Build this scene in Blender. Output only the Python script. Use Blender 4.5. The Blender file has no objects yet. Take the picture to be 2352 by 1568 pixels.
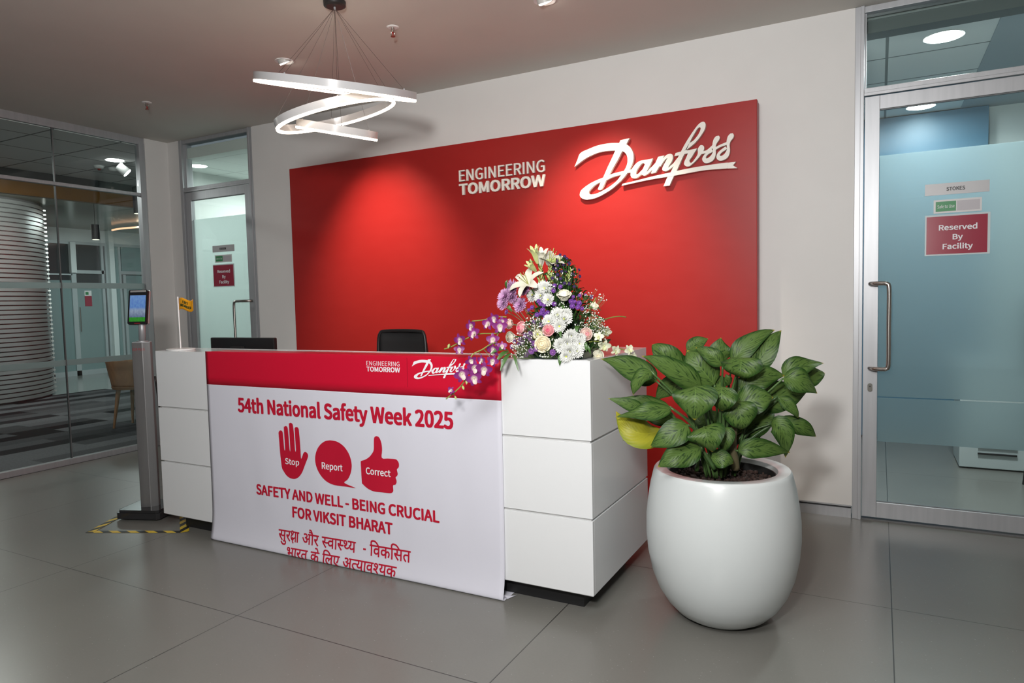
import bpy, math, random, os
from mathutils import Vector, Matrix, noise
from mathutils.geometry import tessellate_polygon
random.seed(7)
PI = math.pi
S = bpy.context.scene
COL = S.collection

# ------------------------------------------------------------------ camera, world, exposure, lights
def cam_axes(yaw, pitch, roll):
    fw = Vector((-math.sin(yaw)*math.cos(pitch), math.cos(yaw)*math.cos(pitch), -math.sin(pitch)))
    r0 = Vector((math.cos(yaw), math.sin(yaw), 0)); u0 = r0.cross(fw)
    r = math.cos(roll)*r0 + math.sin(roll)*u0
    u = -math.sin(roll)*r0 + math.cos(roll)*u0
    return r, u, fw
CAM_YAW, CAM_PITCH, CAM_ROLL = 0.4906, 0.0605, -0.0229
r_, u_, f_ = cam_axes(CAM_YAW, CAM_PITCH, CAM_ROLL)
cd = bpy.data.cameras.new('camera'); cam = bpy.data.objects.new('camera', cd); COL.objects.link(cam)
cd.sensor_width = 36.0; cd.lens = 36.0*1582/2352; cd.clip_start = 0.05
m = Matrix((r_, u_, -f_)).transposed().to_4x4(); m.translation = Vector((0, 0, 1.35)); cam.matrix_world = m
S.camera = cam
S.view_settings.view_transform = 'Standard'; S.view_settings.look = 'None'
S.view_settings.gamma = 1.0; S.view_settings.use_curve_mapping = False
S.view_settings.exposure = 0.0
S.cycles.use_denoising = True
S.cycles.max_bounces = 10; S.cycles.transparent_max_bounces = 16; S.cycles.transmission_bounces = 10
S.cycles.caustics_reflective = False; S.cycles.caustics_refractive = False
S.cycles.sample_clamp_indirect = 6.0

w = bpy.data.worlds.new('world'); S.world = w; w.use_nodes = True
w.node_tree.nodes['Background'].inputs[0].default_value = (0.80, 0.90, 1.0, 1)
w.node_tree.nodes['Background'].inputs[1].default_value = 0.2

def light(name, kind, loc, energy, color=(1, 1, 1), target=None, size=0.1, size_y=None, spot=None, blend=0.5):
    l = bpy.data.lights.new(name, kind); l.energy = energy; l.color = color
    if kind == 'AREA':
        l.size = size
        if size_y: l.shape = 'RECTANGLE'; l.size_y = size_y
    else:
        l.shadow_soft_size = size
    if spot: l.spot_size = spot; l.spot_blend = blend
    o = bpy.data.objects.new(name, l); COL.objects.link(o); o.location = loc
    d = Vector(target) - Vector(loc) if target else Vector((0, 0, -1))
    o.rotation_euler = d.to_track_quat('-Z', 'Y').to_euler()
    return o
CZ = 2.97            # ceiling height
DESK_Z = 1.09
# ceiling luminaires of the reception on the camera's side of the room
light('reception_ceiling_light', 'AREA', (-0.72, 0.30, 2.93), 93, (0.985, 0.99, 1.0), (-1.3, 3.2, 0.7), 1.2)
light('camera_flash', 'AREA', (-0.25, -0.25, 1.95), 96, (1.0, 0.975, 0.94), (-2.0, 2.7, 2.86), 0.25)
# gimbal downlights washing the red wall panel
light('panel_spot_light', 'SPOT', (-3.49, 3.50, 2.93), 215, (1.0, 0.88, 0.70), (-3.44, 4.40, 1.45), 0.05, spot=math.radians(66), blend=1.0)
light('panel_spot_light', 'SPOT', (-1.62, 3.50, 2.93), 215, (1.0, 0.88, 0.72), (-1.62, 4.40, 1.38), 0.05, spot=math.radians(68), blend=1.0)
# rooms behind the glass
light('stokes_room_light', 'AREA', (0.33, 5.08, 2.86), 58, (0.94, 0.99, 1.0), None, 0.25)
light('stokes_room_light', 'AREA', (0.30, 6.60, 2.86), 12, (0.94, 0.99, 1.0), None, 0.25)
light('edison_room_light', 'AREA', (-5.6, 5.7, 2.75), 60, (0.97, 1.0, 0.98), None, 0.6)
light('lobby_light', 'AREA', (-7.6, 3.2, 2.80), 34, (1.0, 0.98, 0.95), None, 0.4)
light('lobby_light', 'AREA', (-12.0, 8.3, 2.95), 62, (0.90, 1.0, 1.0), None, 1.6)
light('lobby_light', 'AREA', (-9.4, 5.0, 2.95), 90, (1.0, 0.99, 0.95), (-12, 5.0, 1.0), 0.8)

# ------------------------------------------------------------------ materials
MATS = {}
def mat(name, color, rough=0.5, metal=0.0, spec=0.5, coat=0.0, emit=None, estr=0.0):
    if name in MATS: return MATS[name]
    ma = bpy.data.materials.new(name); ma.use_nodes = True
    b = ma.node_tree.nodes['Principled BSDF']
    b.inputs['Base Color'].default_value = (*color, 1); b.inputs['Roughness'].default_value = rough
    b.inputs['Metallic'].default_value = metal; b.inputs['Specular IOR Level'].default_value = spec
    b.inputs['Coat Weight'].default_value = coat; b.inputs['Coat Roughness'].default_value = 0.08
    if emit: b.inputs['Emission Color'].default_value = (*emit, 1); b.inputs['Emission Strength'].default_value = estr
    MATS[name] = ma; return ma
def nodes_of(ma):
    nt = ma.node_tree; return nt, nt.nodes, nt.links, nt.nodes['Principled BSDF']
def add_noise(ma, c1, c2, scale, detail=4, rough=None, bump=0.0, stretch=(1, 1, 1), lo=0.35, hi=0.65):
    nt, N, Lk, b = nodes_of(ma)
    tc = N.new('ShaderNodeTexCoord'); mp = N.new('ShaderNodeMapping'); mp.inputs['Scale'].default_value = stretch
    nz = N.new('ShaderNodeTexNoise'); nz.inputs['Scale'].default_value = scale; nz.inputs['Detail'].default_value = detail
    cr = N.new('ShaderNodeValToRGB'); cr.color_ramp.elements[0].position = lo; cr.color_ramp.elements[1].position = hi
    cr.color_ramp.elements[0].color = (*c1, 1); cr.color_ramp.elements[1].color = (*c2, 1)
    Lk.new(tc.outputs['Object'], mp.inputs['Vector']); Lk.new(mp.outputs[0], nz.inputs['Vector'])
    Lk.new(nz.outputs['Fac'], cr.inputs[0]); Lk.new(cr.outputs[0], b.inputs['Base Color'])
    if bump:
        bp = N.new('ShaderNodeBump'); bp.inputs['Strength'].default_value = bump; bp.inputs['Distance'].default_value = 0.01
        Lk.new(nz.outputs['Fac'], bp.inputs['Height']); Lk.new(bp.outputs[0], b.inputs['Normal'])
    if rough:
        mr = N.new('ShaderNodeMapRange'); mr.inputs['To Min'].default_value = rough[0]; mr.inputs['To Max'].default_value = rough[1]
        Lk.new(nz.outputs['Fac'], mr.inputs['Value']); Lk.new(mr.outputs[0], b.inputs['Roughness'])
    return ma
wall_m = add_noise(mat('wall_paint', (.66, .65, .64), .7), (.70, .692, .68), (.72, .712, .70), 3.0)
ceil_m = add_noise(mat('ceiling_paint', (.62, .60, .56), .85), (.61, .592, .552), (.63, .61, .57), 2.0)
lobby_wall_m = mat('lobby_wall_paint', (.62, .64, .64), .6)
white_gloss = mat('white_gloss_laminate', (.735, .75, .765), .18, coat=.3)
white_plain = mat('white_plastic', (.8, .8, .8), .35)
red_panel_m = add_noise(mat('red_lacquer', (.55, .015, .02), .33, spec=.28), (.335, .0165, .0150), (.345, .0175, .016), 6.0, 4, rough=(.33, .40), stretch=(1, 1, 2.5))
dark_plinth = mat('dark_plinth', (.012, .012, .013), .5)
alu = add_noise(mat('brushed_aluminium', (.42, .43, .45), .42, .45), (.40, .41, .43), (.44, .45, .47), 40, 3, stretch=(1, 1, .05))
alu_dark = mat('dark_aluminium_gasket', (.16, .165, .17), .5, .3)  # darker and less metallic than the brushed aluminium
steel = mat('stainless_steel', (.50, .47, .44), .25, 1.0)
black_pl = mat('black_plastic', (.012, .012, .013), .38)
black_mesh = mat('black_mesh_fabric', (.010, .010, .011), .8)
letter_m = mat('cream_letter_acrylic', (.82, .78, .72), .45)
pvc_white = mat('white_banner_vinyl', (.66, .66, .74), .42)
pvc_red = mat('red_banner_print', (.56, .004, .028), .38)
pvc_text = mat('red_banner_ink', (.48, .004, .028), .5)
print_white = mat('white_banner_ink', (.78, .78, .82), .5)
glow_warm = mat('warm_light_strip', (1, .9, .8), .5, emit=(1.0, .82, .64), estr=8.5)
glow_white = mat('white_lamp_diffuser', (1, 1, 1), .5, emit=(1.0, .99, .96), estr=14)
glow_cool = mat('cool_lamp_diffuser', (1, 1, 1), .5, emit=(.90, 1.0, 1.0), estr=12)
glow_orange = mat('amber_cove_strip', (1, .7, .5), .5, emit=(1.0, .50, .28), estr=1.5)
ring_m = mat('white_ring_enamel', (.50, .50, .51), .22, coat=.4)

def clear_glass():
    ma = bpy.data.materials.new('clear_glass'); ma.use_nodes = True
    nt = ma.node_tree; N = nt.nodes; N.clear()
    out = N.new('ShaderNodeOutputMaterial'); mx = N.new('ShaderNodeMixShader')
    tr = N.new('ShaderNodeBsdfTransparent'); tr.inputs[0].default_value = (.92, .965, .955, 1)
    gl = N.new('ShaderNodeBsdfGlossy'); gl.inputs['Roughness'].default_value = .01
    fr = N.new('ShaderNodeFresnel')
    ge = N.new('ShaderNodeNewGeometry'); mi = N.new('ShaderNodeMapRange'); mi.inputs['To Min'].default_value = 1.45; mi.inputs['To Max'].default_value = 1/1.45
    nt.links.new(ge.outputs['Backfacing'], mi.inputs['Value']); nt.links.new(mi.outputs[0], fr.inputs[0])
    nt.links.new(fr.outputs[0], mx.inputs[0]); nt.links.new(tr.outputs[0], mx.inputs[1]); nt.links.new(gl.outputs[0], mx.inputs[2])
    nt.links.new(mx.outputs[0], out.inputs[0]); return ma
def frosted(name, tint, rough, body, bodycol):
    ma = bpy.data.materials.new(name); ma.use_nodes = True
    nt = ma.node_tree; N = nt.nodes; N.clear()
    out = N.new('ShaderNodeOutputMaterial'); mx = N.new('ShaderNodeMixShader'); mx.inputs[0].default_value = body
    gl = N.new('ShaderNodeBsdfGlass'); gl.inputs['Color'].default_value = (*tint, 1); gl.inputs['Roughness'].default_value = rough; gl.inputs['IOR'].default_value = 1.25
    mx2 = N.new('ShaderNodeMixShader'); mx2.inputs[0].default_value = .35
    tl = N.new('ShaderNodeBsdfTranslucent'); tl.inputs[0].default_value = (*bodycol, 1)
    df = N.new('ShaderNodeBsdfDiffuse'); df.inputs[0].default_value = (*bodycol, 1)
    nt.links.new(tl.outputs[0], mx2.inputs[1]); nt.links.new(df.outputs[0], mx2.inputs[2])
    nt.links.new(gl.outputs[0], mx.inputs[1]); nt.links.new(mx2.outputs[0], mx.inputs[2])
    nt.links.new(mx.outputs[0], out.inputs[0]); return ma
glass_m = clear_glass()
frost_stokes = frosted('frosted_door_film', (.87, .94, .96), .40, .32, (.64, .74, .76))
frost_edison = frosted('frosted_white_film', (.92, .98, .97), .8, .55, (.80, .86, .85))
frost_stripe = frosted('frosted_stripe_film', (.85, .92, .92), .7, .55, (.55, .62, .62))

def floor_material():
    ma = mat('polished_terrazzo', (.15, .145, .135), .22)
    nt, N, Lk, b = nodes_of(ma)
    geo = N.new('ShaderNodeNewGeometry'); sep = N.new('ShaderNodeSeparateXYZ'); Lk.new(geo.outputs['Position'], sep.inputs[0])
    def joint(sock, off):
        a = N.new('ShaderNodeMath'); a.operation = 'ADD'; a.inputs[1].default_value = off; Lk.new(sock, a.inputs[0])
        d = N.new('ShaderNodeMath'); d.operation = 'DIVIDE'; d.inputs[1].default_value = 1.262; Lk.new(a.outputs[0], d.inputs[0])
        p = N.new('ShaderNodeMath'); p.operation = 'PINGPONG'; p.inputs[1].default_value = .5; Lk.new(d.outputs[0], p.inputs[0])
        l = N.new('ShaderNodeMath'); l.operation = 'LESS_THAN'; l.inputs[1].default_value = .0017; Lk.new(p.outputs[0], l.inputs[0])
        return l
    jx, jy = joint(sep.outputs[0], 1.205 + 1.262*20), joint(sep.outputs[1], -2.01 + 1.262*20)
    mxj = N.new('ShaderNodeMath'); mxj.operation = 'MAXIMUM'; Lk.new(jx.outputs[0], mxj.inputs[0]); Lk.new(jy.outputs[0], mxj.inputs[1])
    n1 = N.new('ShaderNodeTexNoise'); n1.inputs['Scale'].default_value = 2.2; n1.inputs['Detail'].default_value = 6
    Lk.new(geo.outputs['Position'], n1.inputs['Vector'])
    cr = N.new('ShaderNodeValToRGB'); cr.color_ramp.elements[0].position = .3; cr.color_ramp.elements[1].position = .7
    cr.color_ramp.elements[0].color = (.165, .162, .148, 1); cr.color_ramp.elements[1].color = (.178, .174, .159, 1); Lk.new(n1.outputs['Fac'], cr.inputs[0])
    n3 = N.new('ShaderNodeTexNoise'); n3.inputs['Scale'].default_value = 110; n3.inputs['Detail'].default_value = 3; Lk.new(geo.outputs['Position'], n3.inputs['Vector'])
    mg = N.new('ShaderNodeMixRGB'); mg.blend_type = 'OVERLAY'; mg.inputs[0].default_value = .06
    Lk.new(cr.outputs[0], mg.inputs[1]); Lk.new(n3.outputs['Fac'], mg.inputs[2])
    # light aggregate chips
    vo = N.new('ShaderNodeTexVoronoi'); vo.inputs['Scale'].default_value = 80; Lk.new(geo.outputs['Position'], vo.inputs['Vector'])
    lt = N.new('ShaderNodeMath'); lt.operation = 'LESS_THAN'; lt.inputs[1].default_value = .16; Lk.new(vo.outputs['Distance'], lt.inputs[0])
    sc = N.new('ShaderNodeSeparateColor'); Lk.new(vo.outputs['Color'], sc.inputs[0])
    gt = N.new('ShaderNodeMath'); gt.operation = 'GREATER_THAN'; gt.inputs[1].default_value = .94; Lk.new(sc.outputs[0], gt.inputs[0])
    mu = N.new('ShaderNodeMath'); mu.operation = 'MULTIPLY'; Lk.new(lt.outputs[0], mu.inputs[0]); Lk.new(gt.outputs[0], mu.inputs[1])
    mw = N.new('ShaderNodeMixRGB'); mw.inputs[2].default_value = (.30, .295, .28, 1); Lk.new(mu.outputs[0], mw.inputs[0]); Lk.new(mg.outputs[0], mw.inputs[1])
    mj = N.new('ShaderNodeMixRGB'); mj.inputs[2].default_value = (.035, .033, .030, 1); Lk.new(mxj.outputs[0], mj.inputs[0]); Lk.new(mw.outputs[0], mj.inputs[1])
    Lk.new(mj.outputs[0], b.inputs['Base Color'])
    mr = N.new('ShaderNodeMapRange'); mr.inputs['To Min'].default_value = .27; mr.inputs['To Max'].default_value = .29
    Lk.new(n1.outputs['Fac'], mr.inputs['Value']); Lk.new(mr.outputs[0], b.inputs['Roughness'])
    return ma
floor_m = floor_material()
def tile_ceiling(name, tx, ty, ox, oy, col, line):
    ma = mat(name, col, .8)
    nt, N, Lk, b = nodes_of(ma)
    geo = N.new('ShaderNodeNewGeometry'); sep = N.new('ShaderNodeSeparateXYZ'); Lk.new(geo.outputs['Position'], sep.inputs[0])
    js = []
    for k, (t, o) in enumerate(((tx, ox), (ty, oy))):
        a = N.new('ShaderNodeMath'); a.operation = 'ADD'; a.inputs[1].default_value = o + 60*t; Lk.new(sep.outputs[k], a.inputs[0])
        d = N.new('ShaderNodeMath'); d.operation = 'DIVIDE'; d.inputs[1].default_value = t; Lk.new(a.outputs[0], d.inputs[0])
        p = N.new('ShaderNodeMath'); p.operation = 'PINGPONG'; p.inputs[1].default_value = .5; Lk.new(d.outputs[0], p.inputs[0])
        l = N.new('ShaderNodeMath'); l.operation = 'LESS_THAN'; l.inputs[1].default_value = .009/t; Lk.new(p.outputs[0], l.inputs[0]); js.append(l)
    mx = N.new('ShaderNodeMath'); mx.operation = 'MAXIMUM'; Lk.new(js[0].outputs[0], mx.inputs[0]); Lk.new(js[1].outputs[0], mx.inputs[1])
    mj = N.new('ShaderNodeMixRGB'); mj.inputs[1].default_value = (*col, 1); mj.inputs[2].default_value = (*line, 1)
    Lk.new(mx.outputs[0], mj.inputs[0]); Lk.new(mj.outputs[0], b.inputs['Base Color']); return ma
def carpet_material():
    ma = mat('plank_carpet', (.05, .05, .055), .95, spec=.1)
    nt, N, Lk, b = nodes_of(ma)
    geo = N.new('ShaderNodeNewGeometry'); mp = N.new('ShaderNodeMapping'); mp.inputs['Rotation'].default_value = (0, 0, math.radians(90)); Lk.new(geo.outputs['Position'], mp.inputs['Vector'])
    br = N.new('ShaderNodeTexBrick'); br.inputs['Scale'].default_value = 1.0; br.inputs['Brick Width'].default_value = 1.0; br.inputs['Row Height'].default_value = .25
    br.inputs['Mortar Size'].default_value = 0; br.inputs['Color1'].default_value = (.014, .014, .016, 1); br.inputs['Color2'].default_value = (.21, .217, .23, 1); br.inputs['Bias'].default_value = -.1
    br.offset = .37; br.offset_frequency = 3
    Lk.new(mp.outputs[0], br.inputs['Vector'])
    nz = N.new('ShaderNodeTexNoise'); nz.inputs['Scale'].default_value = 60; Lk.new(geo.outputs['Position'], nz.inputs['Vector'])
    mx = N.new('ShaderNodeMixRGB'); mx.blend_type = 'MULTIPLY'; mx.inputs[0].default_value = .6
    Lk.new(br.outputs['Color'], mx.inputs[1]); Lk.new(nz.outputs['Fac'], mx.inputs[2]); Lk.new(mx.outputs[0], b.inputs['Base Color']); return ma
def hazard_material():
    ma = mat('hazard_tape', (.8, .6, .05), .45)
    nt, N, Lk, b = nodes_of(ma)
    tc = N.new('ShaderNodeTexCoord'); sp = N.new('ShaderNodeSeparateXYZ'); Lk.new(tc.outputs['UV'], sp.inputs[0])
    ad = N.new('ShaderNodeMath'); ad.operation = 'ADD'; Lk.new(sp.outputs[0], ad.inputs[0]); Lk.new(sp.outputs[1], ad.inputs[1])
    fr = N.new('ShaderNodeMath'); fr.operation = 'FRACT'; Lk.new(ad.outputs[0], fr.inputs[0])
    lt = N.new('ShaderNodeMath'); lt.operation = 'LESS_THAN'; lt.inputs[1].default_value = .5; Lk.new(fr.outputs[0], lt.inputs[0])
    mx = N.new('ShaderNodeMixRGB'); mx.inputs[1].default_value = (.72, .50, .03, 1); mx.inputs[2].default_value = (.012, .012, .012, 1)
    Lk.new(lt.outputs[0], mx.inputs[0]); Lk.new(mx.outputs[0], b.inputs['Base Color']); return ma
def leaf_material(name, edge, body, streak, amount):
    ma = mat(name, body, .46, spec=.26)
    nt, N, Lk, b = nodes_of(ma)
    tc = N.new('ShaderNodeTexCoord'); sp = N.new('ShaderNodeSeparateXYZ'); Lk.new(tc.outputs['UV'], sp.inputs[0])
    def M(op, a, b_=None, c=None):
        n = N.new('ShaderNodeMath'); n.operation = op
        for i, v in enumerate((a, b_, c)):
            if v is None: continue
            if isinstance(v, (int, float)): n.inputs[i].default_value = v
            else: Lk.new(v, n.inputs[i])
        return n.outputs[0]
    fu = M('FRACT', sp.outputs[0]); seed = M('FLOOR', sp.outputs[0])
    across = M('ABSOLUTE', M('SUBTRACT', fu, .5))            # 0 at the midrib, .5 at the margin
    along = sp.outputs[1]
    diag = M('SUBTRACT', along, M('MULTIPLY', across, .9))   # runs along the side veins
    cb = N.new('ShaderNodeCombineXYZ')
    Lk.new(M('MULTIPLY', across, 7.0), cb.inputs[0]); Lk.new(M('MULTIPLY', diag, 17.0), cb.inputs[1])
    Lk.new(M('ADD', M('MULTIPLY', seed, 3.7), M('MULTIPLY', M('GREATER_THAN', fu, .5), 9.1)), cb.inputs[2])
    nz = N.new('ShaderNodeTexNoise'); nz.inputs['Scale'].default_value = 1.0; nz.inputs['Detail'].default_value = 5; nz.inputs['Distortion'].default_value = .6; Lk.new(cb.outputs[0], nz.inputs['Vector'])
    # pale zone either side of the midrib, darker margin
    zone = M('SMOOTHSTEP', .42, .27, across) if False else M('SUBTRACT', 1.0, M('MULTIPLY', M('MAXIMUM', M('SUBTRACT', across, .30), 0.0), 6.5))
    zone = M('MINIMUM', M('MAXIMUM', zone, 0.0), 1.0)
    st = M('MULTIPLY', M('MINIMUM', M('MAXIMUM', M('MULTIPLY', M('SUBTRACT', nz.outputs['Fac'], .535), 12.0), 0.0), 1.0), amount)
    m1 = N.new('ShaderNodeMixRGB'); m1.inputs[1].default_value = (*edge, 1); m1.inputs[2].default_value = (*body, 1); Lk.new(zone, m1.inputs[0])
    m2 = N.new('ShaderNodeMixRGB'); m2.inputs[2].default_value = (*streak, 1); Lk.new(st, m2.inputs[0]); Lk.new(m1.outputs[0], m2.inputs[1])
    rib = M('LESS_THAN', across, .012)
    m3 = N.new('ShaderNodeMixRGB'); m3.inputs[2].default_value = tuple(min(1, c*1.25) for c in body)+(1,); Lk.new(rib, m3.inputs[0]); Lk.new(m2.outputs[0], m3.inputs[1])
    tip = M('MULTIPLY', M('MINIMUM', M('MULTIPLY', M('MAXIMUM', M('SUBTRACT', along, .95), 0.0), 25.0), 1.0), .75)
    m4 = N.new('ShaderNodeMixRGB'); m4.inputs[2].default_value = (.42, .30, .03, 1); Lk.new(tip, m4.inputs[0]); Lk.new(m3.outputs[0], m4.inputs[1])
    Lk.new(m4.outputs[0], b.inputs['Base Color'])
    wv = M('SINE', M('MULTIPLY', diag, 62.0))
    bp = N.new('ShaderNodeBump'); bp.inputs['Strength'].default_value = .12; bp.inputs['Distance'].default_value = .002
    Lk.new(wv, bp.inputs['Height']); Lk.new(bp.outputs[0], b.inputs['Normal'])
    return ma

# ------------------------------------------------------------------ mesh builder
class MB:
    def __init__(s): s.v = []; s.f = []; s.uv = []; s.hasuv = False
    def add(s, vs, fs, uvs=None):
        n = len(s.v); s.v += [tuple(p) for p in vs]
        for i, f in enumerate(fs):
            s.f.append(tuple(n+k for k in f)); s.uv.append(uvs[i] if uvs else None)
        if uvs: s.hasuv = True
        return s
    def box(s, lo, hi):
        (a, b, c), (d, e, f) = lo, hi
        v = [(a,b,c),(d,b,c),(d,e,c),(a,e,c),(a,b,f),(d,b,f),(d,e,f),(a,e,f)]
        return s.add(v, [(0,3,2,1),(4,5,6,7),(0,1,5,4),(1,2,6,5),(2,3,7,6),(3,0,4,7)])
    def prism(s, poly, z0, z1, fn=None):
        n = len(poly); fn = fn or (lambda x, y, z: (x, y, z))
        v = [fn(x, y, z0) for x, y in poly] + [fn(x, y, z1) for x, y in poly]
        tr = tessellate_polygon([[Vector((x, y, 0)) for x, y in poly]])
        fs = [tuple(t) for t in tr] + [tuple(n+k for k in reversed(t)) for t in tr]
        fs += [(i, (i+1) % n, n+(i+1) % n, n+i) for i in range(n)]
        return s.add(v, fs)
    def tube(s, path, r, n=8, cap=True):
        path = [Vector(p) for p in path]; L = len(path); rr = r if isinstance(r, (list, tuple)) else [r]*L
        t0 = (path[1]-path[0]).normalized(); up = Vector((0, 0, 1)) if abs(t0.z) < .9 else Vector((1, 0, 0))
        a = t0.cross(up).normalized(); vs = []
        for i, p in enumerate(path):
            t = (path[min(i+1, L-1)]-path[max(i-1, 0)]).normalized()
            a = (a - t*a.dot(t)).normalized(); b = t.cross(a)
            vs += [p + rr[i]*(math.cos(2*PI*k/n)*a + math.sin(2*PI*k/n)*b) for k in range(n)]
        fs = [(i*n+k, i*n+(k+1) % n, (i+1)*n+(k+1) % n, (i+1)*n+k) for i in range(L-1) for k in range(n)]
        if cap: fs += [tuple(range(n-1, -1, -1)), tuple(range((L-1)*n, L*n))]
        return s.add(vs, fs)
    def lathe(s, prof, n=48, c=(0, 0, 0), axis=None):
        vs = []; L = len(prof)
        for r, z in prof:
            vs += [(c[0]+r*math.cos(2*PI*k/n), c[1]+r*math.sin(2*PI*k/n), c[2]+z) for k in range(n)]
        fs = [(i*n+k, i*n+(k+1) % n, (i+1)*n+(k+1) % n, (i+1)*n+k) for i in range(L-1) for k in range(n)]
        fs += [tuple(range(n-1, -1, -1)), tuple(range((L-1)*n, L*n))]
        return s.add(vs, fs)
    def grid(s, rows, uvs=None, close=False):
        n = len(rows[0]); vs = [p for r in rows for p in r]; fs = []; us = []
        for i in range(len(rows)-1):
            for k in range(n if close else n-1):
                k2 = (k+1) % n
                fs.append((i*n+k, i*n+k2, (i+1)*n+k2, (i+1)*n+k))
                if uvs: us.append((uvs[i][k], uvs[i][k2], uvs[i+1][k2], uvs[i+1][k]))
        return s.add(vs, fs, us if uvs else None)
    def blob(s, c, r, n=6, m=4, sz=1.0):
        prof = [(r*math.sin(PI*i/m), -r*sz*math.cos(PI*i/m)) for i in range(m+1)]
        prof[0] = (r*.05, prof[0][1]); prof[-1] = (r*.05, prof[-1][1])
        return s.lathe(prof, n, c)
    def mesh(s, name, material, smooth=False):
        me = bpy.data.meshes.new(name); me.from_pydata(s.v, [], s.f)
        if s.hasuv:
            ul = me.uv_layers.new(name='UVMap'); i = 0
            for f, u in zip(s.f, s.uv):
                for k in range(len(f)):
                    if u: ul.data[i].uv = u[k]
                    i += 1
        me.materials.append(material)
        if smooth: me.polygons.foreach_set('use_smooth', [True]*len(me.polygons))
        me.update(); return me
    def build(s, name, material, parent=None, smooth=False, bevel=0.0, auto=None):
        o = bpy.data.objects.new(name, s.mesh(name, material, smooth)); COL.objects.link(o)
        if parent: o.parent = parent
        if bevel:
            b = o.modifiers.new('bevel', 'BEVEL'); b.width = bevel; b.segments = 2; b.limit_method = 'ANGLE'
        if auto: sharp(o, auto)
        return o
def sharp(o, deg=35):
    me = o.data; me.polygons.foreach_set('use_smooth', [True]*len(me.polygons))
    try: me.set_sharp_from_angle(angle=math.radians(deg))
    except Exception: pass
def empty(name, loc=(0, 0, 0), rz=0.0, parent=None):
    o = bpy.data.objects.new(name, None); COL.objects.link(o); o.location = loc; o.rotation_euler = (0, 0, rz); o.empty_display_size = .1
    if parent: o.parent = parent
    return o
def tag(o, label, cat, group=None):
    o['label'] = label; o['category'] = cat
    if group: o['group'] = group
    return o
def struct(o): o['kind'] = 'structure'; return o
def copy_tree(o, parent=None):
    c = o.copy(); COL.objects.link(c)
    if parent: c.parent = parent
    for ch in list(o.children): copy_tree(ch, c)
    return c
def spline(pts, sub=4):
    P = [Vector(p) for p in pts]; out = []
    for i in range(len(P)-1):
        p0, p1, p2, p3 = P[max(i-1, 0)], P[i], P[i+1], P[min(i+2, len(P)-1)]
        for k in range(sub):
            t = k/sub
            out.append(.5*((2*p1)+(-p0+p2)*t+(2*p0-5*p1+4*p2-p3)*t*t+(-p0+3*p1-3*p2+p3)*t**3))
    out.append(P[-1]); return out

# ------------------------------------------------------------------ lettering
FONT_DIR = os.path.join(bpy.utils.system_resource('DATAFILES') or '', 'fonts')
def load_font(fn):
    try: return bpy.data.fonts.load(os.path.join(FONT_DIR, fn))
    except Exception: return None
FONT_LATIN = load_font('Noto Sans CJK Regular.woff2')
FONT_HINDI = load_font('NotoSansDevanagari-Regular.woff2')
def glyphs(text, font, bold=0.0, extrude=0.0, spacing=1.0, res=3):
    c = bpy.data.curves.new('lettering', 'FONT'); c.body = text; c.resolution_u = res
    if font: c.font = font
    c.offset = bold; c.extrude = extrude; c.space_character = spacing
    o = bpy.data.objects.new('lettering', c); COL.objects.link(o)
    dg = bpy.context.evaluated_depsgraph_get()
    me = bpy.data.meshes.new_from_object(o.evaluated_get(dg))
    v = [tuple(p.co) for p in me.vertices]; f = [tuple(p.vertices) for p in me.polygons]
    bpy.data.objects.remove(o); bpy.data.curves.remove(c); bpy.data.meshes.remove(me)
    return v, f
def fit(v, x0, x1, y0, y1, base=True):
    """scale letters to span x0..x1; y0 is the baseline, y1 the cap height line"""
    xs = [p[0] for p in v]; lo, hi = min(xs), max(xs)
    k = (x1-x0)/(hi-lo)
    return lambda cap: [(x0+(p[0]-lo)*k, y0+p[1]*(y1-y0)/cap, p[2]) for p in v]
CAP = {}
def embolden(v, f, d):
    """thicken letters by laying shifted copies over each other, each a hair in front of the last"""
    if d <= 0: return v, f
    V, F = [], []
    for k, (a, b) in enumerate(((1, 0), (-1, 0), (.7, .7), (-.7, .7), (.7, -.7), (-.7, -.7), (.5, 0), (-.5, 0))):
        n = len(V); V += [(p[0]+a*d, p[1]+b*d, p[2], k) for p in v]; F += [tuple(n+i for i in q) for q in f]
    return V, F
def refine(v, f, cuts_x=(), cuts_y=()):
    import bmesh
    bm = bmesh.new(); lay = bm.verts.layers.int.new('k')
    vv = []
    for p in v:
        q = bm.verts.new((p[0], p[1], 0)); q[lay] = p[3] if len(p) > 3 else 0; vv.append(q)
    for q in f:
        try: bm.faces.new([vv[i] for i in q])
        except ValueError: pass
    for c, n in [((x, 0, 0), (1, 0, 0)) for x in cuts_x]+[((0, y, 0), (0, 1, 0)) for y in cuts_y]:
        bmesh.ops.bisect_plane(bm, geom=bm.verts[:]+bm.edges[:]+bm.faces[:], plane_co=c, plane_no=n)
    bm.verts.index_update()
    V = [(p.co.x, p.co.y, 0, p[lay]) for p in bm.verts]; F = [tuple(q.index for q in fc.verts) for fc in bm.faces]; bm.free()
    return V, F
def capheight(font):
    if font not in CAP:
        v, f = glyphs('H', font); ys = [p[1] for p in v]; CAP[font] = max(ys)
    return CAP[font]
def text2d(text, x0, x1, y0, y1, bold=0.0, extrude=0.0, spacing=1.0):
    cap = capheight(FONT_LATIN)
    v, f = glyphs(text, FONT_LATIN, 0.0, extrude, spacing)
    v = fit(v, x0, x1, y0, y1)(cap)
    return embolden(v, f, bold*(y1-y0))
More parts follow.
